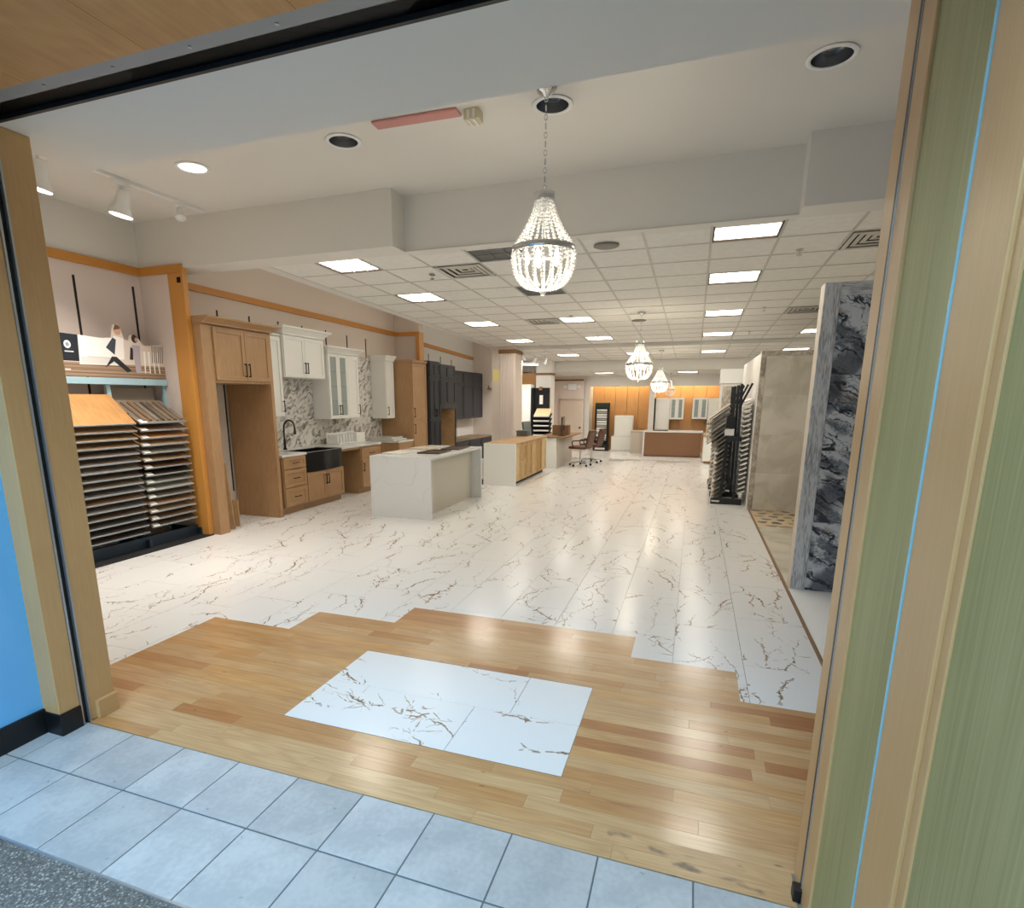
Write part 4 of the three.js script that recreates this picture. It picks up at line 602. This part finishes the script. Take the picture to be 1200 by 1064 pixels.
// black waterfall racks of tile samples, facing the aisle
function tileRack(z, label, n) {
  const o = thing('tile_sample_rack', label, 'sample rack', [0.58, 0, z]);
  for (const dz of [0, -0.75]) {
    mesh('base_runner', [bx(-0.24, 0.22, 0, 0.09, dz - 0.03, dz + 0.03, 0.004)], MAT.matteBlack, o);
    mesh('post', [bar([-0.1, 0.08, dz], [-0.06, 1.1, dz], 0.04, 0.045)], MAT.matteBlack, o); mesh('post', [bar([0.1, 0.08, dz], [0.075, 1.87, dz], 0.045, 0.045)], MAT.matteBlack, o); mesh('brace', [bar([-0.1, 0.65, dz], [0.1, 0.25, dz], 0.02, 0.02)], MAT.matteBlack, o);
    mesh('cross_arm', [bx(-0.08, 0.14, 1.0, 1.07, dz - 0.02, dz + 0.02)], MAT.matteBlack, o);
  }
  mesh('header_bar', bar([0.06, 1.5, 0.02], [0.22, 1.88, 0.02], 0.045, 0.03), MAT.matteBlack, o); mesh('header_bar', bar([0.06, 1.5, -0.77], [0.22, 1.88, -0.77], 0.045, 0.03), MAT.matteBlack, o); mesh('header_panel', [bx(-0.1, 0.02, 1.2, 1.38, -0.02, 0.02)], MAT.matteBlack, o);
  mesh('label_plate', [bx(-0.115, 0.02, 1.09, 1.19, 0.03, 0.036)], MAT.paper, o); mesh('label_plate', [bx(-0.225, -0.11, 0.035, 0.06, 0.031, 0.035)], MAT.paper, o);
  const tones = [0xb9b2a6, 0xa79c8c, 0xcfcac0, 0x93897c, 0xd8d4cc, 0x8a8680].map(c => std(c, 0.35));
  for (let i = 0; i < n; i++) {
    const b = thing('tile_sample', `pale tile sample slotted in the ${label.includes('farther') ? 'farther' : 'nearer'} black rack`, 'tile sample', [0.58, 0.13 + i * 0.072, z], 0, label.includes('farther') ? 'tiles in the farther rack' : 'tiles in the nearer rack');
    const far = i > n * 0.6 ? (i - n * 0.6) * 0.012 : 0; const ln = i > n - 7 ? 0.26 : 0.14; mesh('tile', [bx(-ln, 0.12, -0.005, 0.005, -0.74, -0.04, 0.002)], tones[i % 6], b); b.rotation.z = 0.68; b.position.x = 0.58 - 0.12 - far * 0.3; mesh('edge', [bx(-ln - 0.002, 0.122, -0.012, -0.005, -0.745, -0.035)], MAT.matteBlack, b);
  }
  for (let i = 0; i < n; i++) { const b = thing('tile_sample', `small white tile chip held behind the posts of the ${label.includes('farther') ? 'farther' : 'nearer'} black rack`, 'tile sample', [0.78, 0.2 + i * 0.075, z], 0, label.includes('farther') ? 'chips in the farther rack' : 'chips in the nearer rack'); mesh('tile', [bx(-0.06, 0.055, -0.01, 0.01, -0.72, 0.02, 0.003)], MAT.paper, b); b.rotation.z = 0.45; }
}
tileRack(-9.7, 'black A-frame rack of tile samples nearer the onyx tile wall', 20);
tileRack(-11.3, 'black A-frame rack of tile samples farther along the white partition', 18);
// ------------------------------------------------------------------ middle ground: column, niche, desk, chairs
{
  const c = settingGroup('wall_column'); mesh('core', [bx(-4.68, -4.09, 0, 2.95, -13.95, -13.35)], MAT.wallCream, c);
  for (let i = 0; i < 6; i++) mesh('rib', [bx(-4.475 + i * 0.062, -4.425 + i * 0.062, 0, 2.7, -13.36, -13.335, 0.004)], MAT.wallPink, c);
  mesh('cap', [bx(-4.5, -4.07, 2.7, 2.79, -13.98, -13.31, 0.004)], MAT.trimBrown, c);
  one('paper_notice', [bx(-0.085, 0.085, -0.14, 0.14, 0, 0.003)], MAT.yellow, 'pale yellow paper notice on the column', 'notice', [-4.57, 2.2, -13.349]);
  const d = settingGroup('wall_column'); mesh('core', [bx(-4.28, -3.85, 0, 2.74, -16.45, -16.0)], MAT.wallWhite, d); mesh('trim_band', [bx(-4.29, -3.84, 2.3, 2.36, -16.46, -15.98)], MAT.trimBrown, d);
  setting('wall_left', [bx(-4.9, -4.2, 0, 3.2, -17.2, -17.1)], MAT.wallWhite); setting('wall_left', [bx(-4.6, -4.48, 0, 3.0, -18.3, -16.45)], MAT.wallPink);
  setting('wall_left', [bx(-4.9, -4.29, 2.05, 2.37, -16.32, -16.28)], MAT.orangePanel);
  cabinet('niche_cabinet', 'tall white cabinet in the niche behind the ribbed column', [-4.88, 0, -15.7], 0, { ...WH, w: 0.53, y1: 2.04, d: 0.55, fronts: [['door', 0.005, 0.265, 0.75, 2.03], ['door', 0.265, 0.525, 0.75, 2.03], ['door', 0.005, 0.265, 0.1, 0.74], ['door', 0.265, 0.525, 0.1, 0.74]] });
  const st = thing('strip_light', 'bright fluorescent strip light above the niche', 'strip light', [-4.5, 2.58, -15.4], 0.6); mesh('hanger', [bx(-0.31, -0.29, 0.05, 0.155, -0.01, 0.01)], MAT.white2, st); mesh('hanger', [bx(0.29, 0.31, 0.05, 0.155, -0.01, 0.01)], MAT.white2, st); mesh('housing', [bx(-0.45, 0.45, 0, 0.05, -0.04, 0.04, 0.004)], MAT.white2, st); mesh('tube', [cyl(0.018, 0.018, 0.86, 0, -0.015, 0, 10, 'x')], glow([1, 0.98, 0.94], 9), st);
  rectLight(-4.5, 2.53, -15.4, 0.5, 0.1, [1, 0.95, 0.86], 14);
  // desk with return
  const k = thing('front_desk', 'white front desk with brown top near the rolling chairs', 'desk', [-3.45, 0, -14.4]);
  mesh('front_panel', [bx(-0.05, 0.38, 0, 0.73, 0.94, 0.98, 0.003)], MAT.white, k); mesh('side_panel', [bx(0.34, 0.38, 0, 0.73, -0.95, 0.94, 0.003)], std(0xcfc6ba, 0.6), k); mesh('desk_top', [bx(-0.08, 0.62, 0.73, 0.765, -1.0, 1.02, 0.003)], std(0x9a7650, 0.4), k); mesh('back_panel', [bx(-0.05, -0.01, 0, 0.73, -0.95, 0.94)], MAT.white, k);
  one('cardboard_box', [bx(-0.2, 0.2, 0, 0.24, -0.14, 0.14, 0.003)], std(0x8c6a4b, 0.8), 'brown cardboard box standing on the front desk', 'box', [-3.12, 0.766, -14.2]);
  const mo = thing('computer_monitor', 'black computer monitor seen edge-on on the front desk', 'monitor', [-3.0, 0.766, -13.8], 1.66); mesh('screen', [bx(-0.26, 0.26, 0.12, 0.46, -0.012, 0.012, 0.004)], MAT.screen, mo); mesh('stand', [bx(-0.02, 0.02, 0.01, 0.2, -0.03, -0.012)], MAT.matteBlack, mo); mesh('foot', [bx(-0.1, 0.1, 0, 0.012, -0.1, 0.06, 0.003)], MAT.matteBlack, mo);
  const chair = (x, z, turn, label) => {
    const h = thing('rolling_chair', label, 'chair', [x, 0, z], turn, undefined);
    mesh('seat', [bx(-0.24, 0.24, 0.43, 0.50, -0.22, 0.24, 0.03)], MAT.leather, h);
    const b = bx(-0.22, 0.22, 0, 0.42, -0.03, 0.03, 0.025); b.rotateX(-0.22); b.translate(0, 0.49, -0.21); mesh('backrest', b, MAT.leather, h);
    for (const s of [-1, 1]) mesh('armrest', [tube([[s * 0.24, 0.46, 0.1], [s * 0.27, 0.62, 0.12], [s * 0.27, 0.64, 0.02], [s * 0.26, 0.66, -0.24]], 0.014, 16, 6)], MAT.matteBlack, h);
    mesh('column', [cyl(0.025, 0.025, 0.34, 0, 0.27, 0, 12)], MAT.chrome, h);
    for (let i = 0; i < 5; i++) { const a = i * 1.2566 + 0.3; mesh('leg', [bar([0, 0.11, 0], [0.26 * Math.cos(a), 0.07, 0.26 * Math.sin(a)], 0.035, 0.03)], MAT.chrome, h); mesh('caster', [cyl(0.028, 0.028, 0.03, 0.27 * Math.cos(a), 0.029, 0.27 * Math.sin(a), 12, 'x')], MAT.matteBlack, h); }
  };
  chair(-2.62, -14.2, -1.75, 'brown leather rolling chair pulled up to the front desk'); chair(-2.5, -15.1, -1.75, 'brown leather rolling chair at the inner end of the front desk');
  const gch = thing('office_chair', 'grey upholstered office chair behind the front desk', 'chair', [-3.84, 0, -14.45], 1.4); mesh('seat', [bx(-0.24, 0.24, 0.44, 0.52, -0.24, 0.24, 0.03)], MAT.greyFabric, gch); const gb = bx(-0.22, 0.22, 0, 0.58, -0.035, 0.035, 0.03); gb.rotateX(-0.14); gb.translate(0, 0.5, -0.22); mesh('backrest', gb, MAT.greyFabric, gch); mesh('column', [cyl(0.03, 0.03, 0.36, 0, 0.26, 0, 12)], MAT.matteBlack, gch); for (let i = 0; i < 5; i++) { const a = i * 1.2566; mesh('leg', [bar([0, 0.1, 0], [0.27 * Math.cos(a), 0.03, 0.27 * Math.sin(a)], 0.04, 0.03)], MAT.matteBlack, gch); }
  one('storage_crate', [bx(-0.12, 0.12, 0, 0.13, -0.12, 0.12, 0.01), bx(-0.13, 0.13, 0.1, 0.125, -0.13, 0.13, 0.006)], MAT.greyFabric, 'grey plastic crate standing on the display island', 'crate', [-3.66, 0.816, -12.6]);
  // black rack of tilted planks in front of the far column
  const r = thing('plank_sample_rack', 'black rack with stepped sample planks against the white column', 'sample rack', [-4.08, 0, -15.7]);
  mesh('frame', [bx(-0.25, -0.2, 0, 1.95, -0.26, 0.02), bx(0.17, 0.22, 0, 1.95, -0.26, -0.2), bx(-0.25, 0.22, 1.88, 1.95, -0.26, -0.18), bx(-0.2, 0.17, 0.3, 1.9, -0.26, -0.22)], MAT.matteBlack, r); mesh('price_card', [bx(-0.07, 0.03, 1.5, 1.75, -0.215, -0.21)], MAT.paper, r); mesh('lamp', [bx(-0.06, 0.02, 1.88, 1.98, -0.17, -0.08, 0.004)], MAT.trimBrown, r);
  for (let i = 0; i < 6; i++) { const b = thing('plank_sample', i ? 'pale plank sample tilted in the black rack by the column' : 'pale striped plank sample on top of the black rack by the column', 'plank sample', [-3.98, 1.22 - i * 0.13, -15.6], 0, i ? 'planks in the rack by the column' : undefined); const g = bx(-0.22, 0.22, 0, 0.025, -0.3, 0.12, 0.003); g.rotateX(0.5); mesh('plank', g, i ? MAT.matteBlack : std(0xcfb48c, 0.5), b); const e = bx(-0.22, 0.22, 0.0, 0.04, 0.12, 0.135); e.rotateX(0.5); mesh('front_edge', e, MAT.paper, b); }
}
// ------------------------------------------------------------------ far wall
{
  setting('wall_back', [bx(-4.6, -3.34, 0, 2.7, -18.45, -18.3)], MAT.wallPink); setting('trim_9', [bx(-4.6, -3.34, 2.2, 2.25, -18.3, -18.27)], MAT.trimBrown);
  const d = settingGroup('door_2'); mesh('leaf', [bx(-4.06, -3.36, 0, 1.6, -18.3, -18.27, 0.004)], std(0xdccbbb, 0.6), d); mesh('casing', [bx(-4.1, -4.06, 0, 1.65, -18.3, -18.255), bx(-4.1, -3.34, 1.6, 1.65, -18.3, -18.255)], std(0xcdb9a6, 0.6), d); mesh('knob', lathe([[0, 0.05], [0.03, 0.045], [0.03, 0.02], [0.012, 0.01], [0.012, 0]], 14).rotateX(Math.PI / 2).translate(-3.42, 0.75, -18.27), MAT.bronze, d);
  const e = thing('emergency_light', 'white emergency exit light with two lamp heads above the door', 'emergency light', [-3.7, 2.02, -18.3]); mesh('box', [bx(-0.13, 0.13, -0.09, 0.09, 0, 0.06, 0.006)], MAT.white2, e); for (const s of [-1, 1]) mesh('lamp_head', [cyl(0.05, 0.05, 0.06, s * 0.22, 0, 0.04, 14, 'z'), bx(Math.min(0, s * 0.2), Math.max(0, s * 0.2), -0.012, 0.012, 0.02, 0.035)], MAT.white2, e);
  // white framing with two lit bays of orange panels
  setting('wall_back', [bx(-3.36, -3.2, 0, 2.7, -19.25, -18.6), bx(-3.2, 1.2, 2.03, 2.7, -18.85, -18.6), bx(-1.36, -1.2, 0, 2.03, -19.25, -18.7), bx(0.68, 0.9, 0, 2.03, -19.25, -18.6)], MAT.wallWhite);
  for (const [x0, x1, n, l] of [[-3.2, -1.36, 5, 'a'], [-1.2, 0.68, 5, 'b']]) {
    const w = (x1 - x0) / n, o = settingGroup('wall_back'); for (let i = 0; i < n; i++) mesh('panel', [bx(x0 + i * w + 0.004, x0 + (i + 1) * w - 0.004, 0, 2.6, -19.3, -19.27, 0.002, 1, i * 0.3)], MAT.orangePanel, o); mesh('backing', [bx(x0, x1, 0, 2.6, -19.31, -19.3)], MAT.seam, o);
    const t = thing('cove_light', 'warm cove light strip hidden above the orange panels', 'strip light', [(x0 + x1) / 2, 2.3, -19.0], 0, 'cove lights above the orange panels'); mesh('housing', [bx(-0.85, 0.85, 0, 0.04, -0.04, 0.04)], MAT.white2, t); mesh('tube', [cyl(0.015, 0.015, 1.6, 0, -0.015, 0, 8, 'x')], glow([1, 0.8, 0.5], 6), t);
    rectLight((x0 + x1) / 2, 2.26, -19.0, 1.7, 0.08, [1, 0.82, 0.55], 26, [0, -1, -0.55]);
  }
  // sample tower
  const s = thing('sample_tower', 'tall narrow black tower of stacked tile samples by the orange wall', 'sample tower', [-2.78, 0, -18.7]); mesh('back', [bx(-0.24, 0.2, 0.0, 1.52, -0.2, -0.17)], MAT.matteBlack, s); mesh('side', [bx(-0.24, -0.21, 0, 1.52, -0.2, 0)], MAT.matteBlack, s); mesh('side', [bx(0.17, 0.2, 0, 1.52, -0.2, 0)], MAT.matteBlack, s); mesh('header', [bx(-0.24, 0.2, 1.36, 1.52, -0.2, 0.01)], std(0x182a22, 0.5), s); mesh('base', [bx(-0.26, 0.22, 0, 0.2, -0.2, 0.06)], MAT.matteBlack, s); mesh('base_label', [bx(-0.2, 0.12, 0.04, 0.1, 0.061, 0.065)], MAT.paper, s);
  for (let i = 0; i < 14; i++) { const b = mesh('tile_sample', [bx(-0.18, 0.14, 0, 0.05, -0.02, 0.02, 0.003)], i % 3 ? MAT.paper : MAT.steelGrey); b.position.set(-2.78, 0.33 + i * 0.072, -18.7); b.rotation.x = -0.4; tag(b, 'pale tile strip held in the tall narrow black tower', 'tile sample', 'strips in the sample tower'); }
  const wc = cabinet('base_cabinet', 'white two-door base cabinet with a taller white cabinet on top', [-2.48, 0, -18.75], 0, { ...WH, w: 0.66, y1: 0.47, d: 0.4, fronts: [['door', 0.005, 0.33, 0.03, 0.465], ['door', 0.33, 0.655, 0.03, 0.465]] });
  cabinet('upper_cabinet', 'white cabinet carcass set on top of the white base cabinet', [-2.4, 0.471, -18.8], 0, { ...WH, w: 0.57, y1: 0.65, d: 0.33, fronts: [['door', 0.005, 0.565, 0.005, 0.645]] });
  one('end_panel', [bx(0, 0.42, 0, 0.65, -0.5, 0, 0.004), bx(-0.01, 0.44, 0.65, 0.68, -0.52, 0.02, 0.003)], std(0xc9bcae, 0.6), 'beige base unit between the white cabinet and the brown island', 'cabinet', [-1.82, 0, -18.2]);
  const is = thing('kitchen_island', 'far island with plain brown front and white stone top and ends', 'kitchen island', [-0.53, 0, -17.6]); mesh('front_panel', [bx(-0.8, 0.76, 0.03, 0.70, 0.25, 0.28)], std(0x8a6446, 0.6), is); mesh('body', [bx(-0.79, 0.75, 0, 0.70, -0.4, 0.25)], std(0x8a6446, 0.6), is); mesh('waterfall_side', [bx(-0.84, -0.8, 0, 0.7, -0.42, 0.30)], MAT.marbleW, is); mesh('countertop', [bx(-0.84, 0.8, 0.70, 0.735, -0.44, 0.30, 0.003)], MAT.marbleW, is);
  const pn_ = thing('counter_peninsula', 'white counter peninsula beside the brown far island', 'counter', [0.52, 0, -16.4]); mesh('body', [bx(-0.24, 0.2, 0.06, 0.69, -0.8, 0.6)], MAT.white, pn_); mesh('toe_kick', [bx(-0.2, 0.18, 0, 0.06, -0.78, 0.58)], MAT.cabInside, pn_); mesh('countertop', [bx(-0.26, 0.22, 0.69, 0.72, -0.82, 0.62, 0.003)], std(0xb09a78, 0.3), pn_);
  one('island_sample', [bx(-0.2, 0.2, 0, 0.02, -0.15, 0.15, 0.002)], std(0x4a3a2c, 0.5), 'dark sample panel lying on the far brown island', 'sample', [-0.9, 0.7355, -17.55]);
  cabinet('tall_cabinet', 'tall white cabinet with dark side next to the glass-door cabinets', [-1.16, 0, -18.85], 0, { ...WH, w: 0.42, y1: 1.67, d: 0.36, fronts: [['door', 0.005, 0.415, 0.72, 1.66], ['door', 0.005, 0.415, 0.06, 0.71]] });
  one('cabinet_side_panel', [bx(-0.015, 0.015, 0, 1.66, -0.18, 0.18)], MAT.matteBlack, 'black side panel against the tall white cabinet by the white post', 'panel', [-1.185, 0, -18.95]);
  cabinet('tall_cabinet', 'tall white cabinet at the end of the lit orange bay', [0.38, 0, -18.85], 0, { ...WH, w: 0.29, y1: 1.67, d: 0.36, fronts: [['door', 0.005, 0.285, 0.72, 1.66], ['door', 0.005, 0.285, 0.06, 0.71]] });
  cabinet('upper_cabinet', 'white glass-door wall cabinet behind the unlit small chandelier', [-0.74, 0, -18.9], 0, { ...WH, w: 0.42, y0: 1.02, y1: 1.68, d: 0.33, fronts: [['glass', 0.005, 0.21, 1.025, 1.675], ['glass', 0.21, 0.415, 1.025, 1.675]] });
  cabinet('upper_cabinet', 'white glass-door wall cabinet beside the end cabinet of the orange bay', [-0.07, 0, -18.9], 0, { ...WH, w: 0.44, y0: 1.04, y1: 1.68, d: 0.33, fronts: [['glass', 0.005, 0.22, 1.045, 1.675], ['glass', 0.22, 0.435, 1.045, 1.675]] });
}
scene.traverse(o => { if (o.isMesh) o.castShadow = o.receiveShadow = true; });
renderer.render(scene, camera);
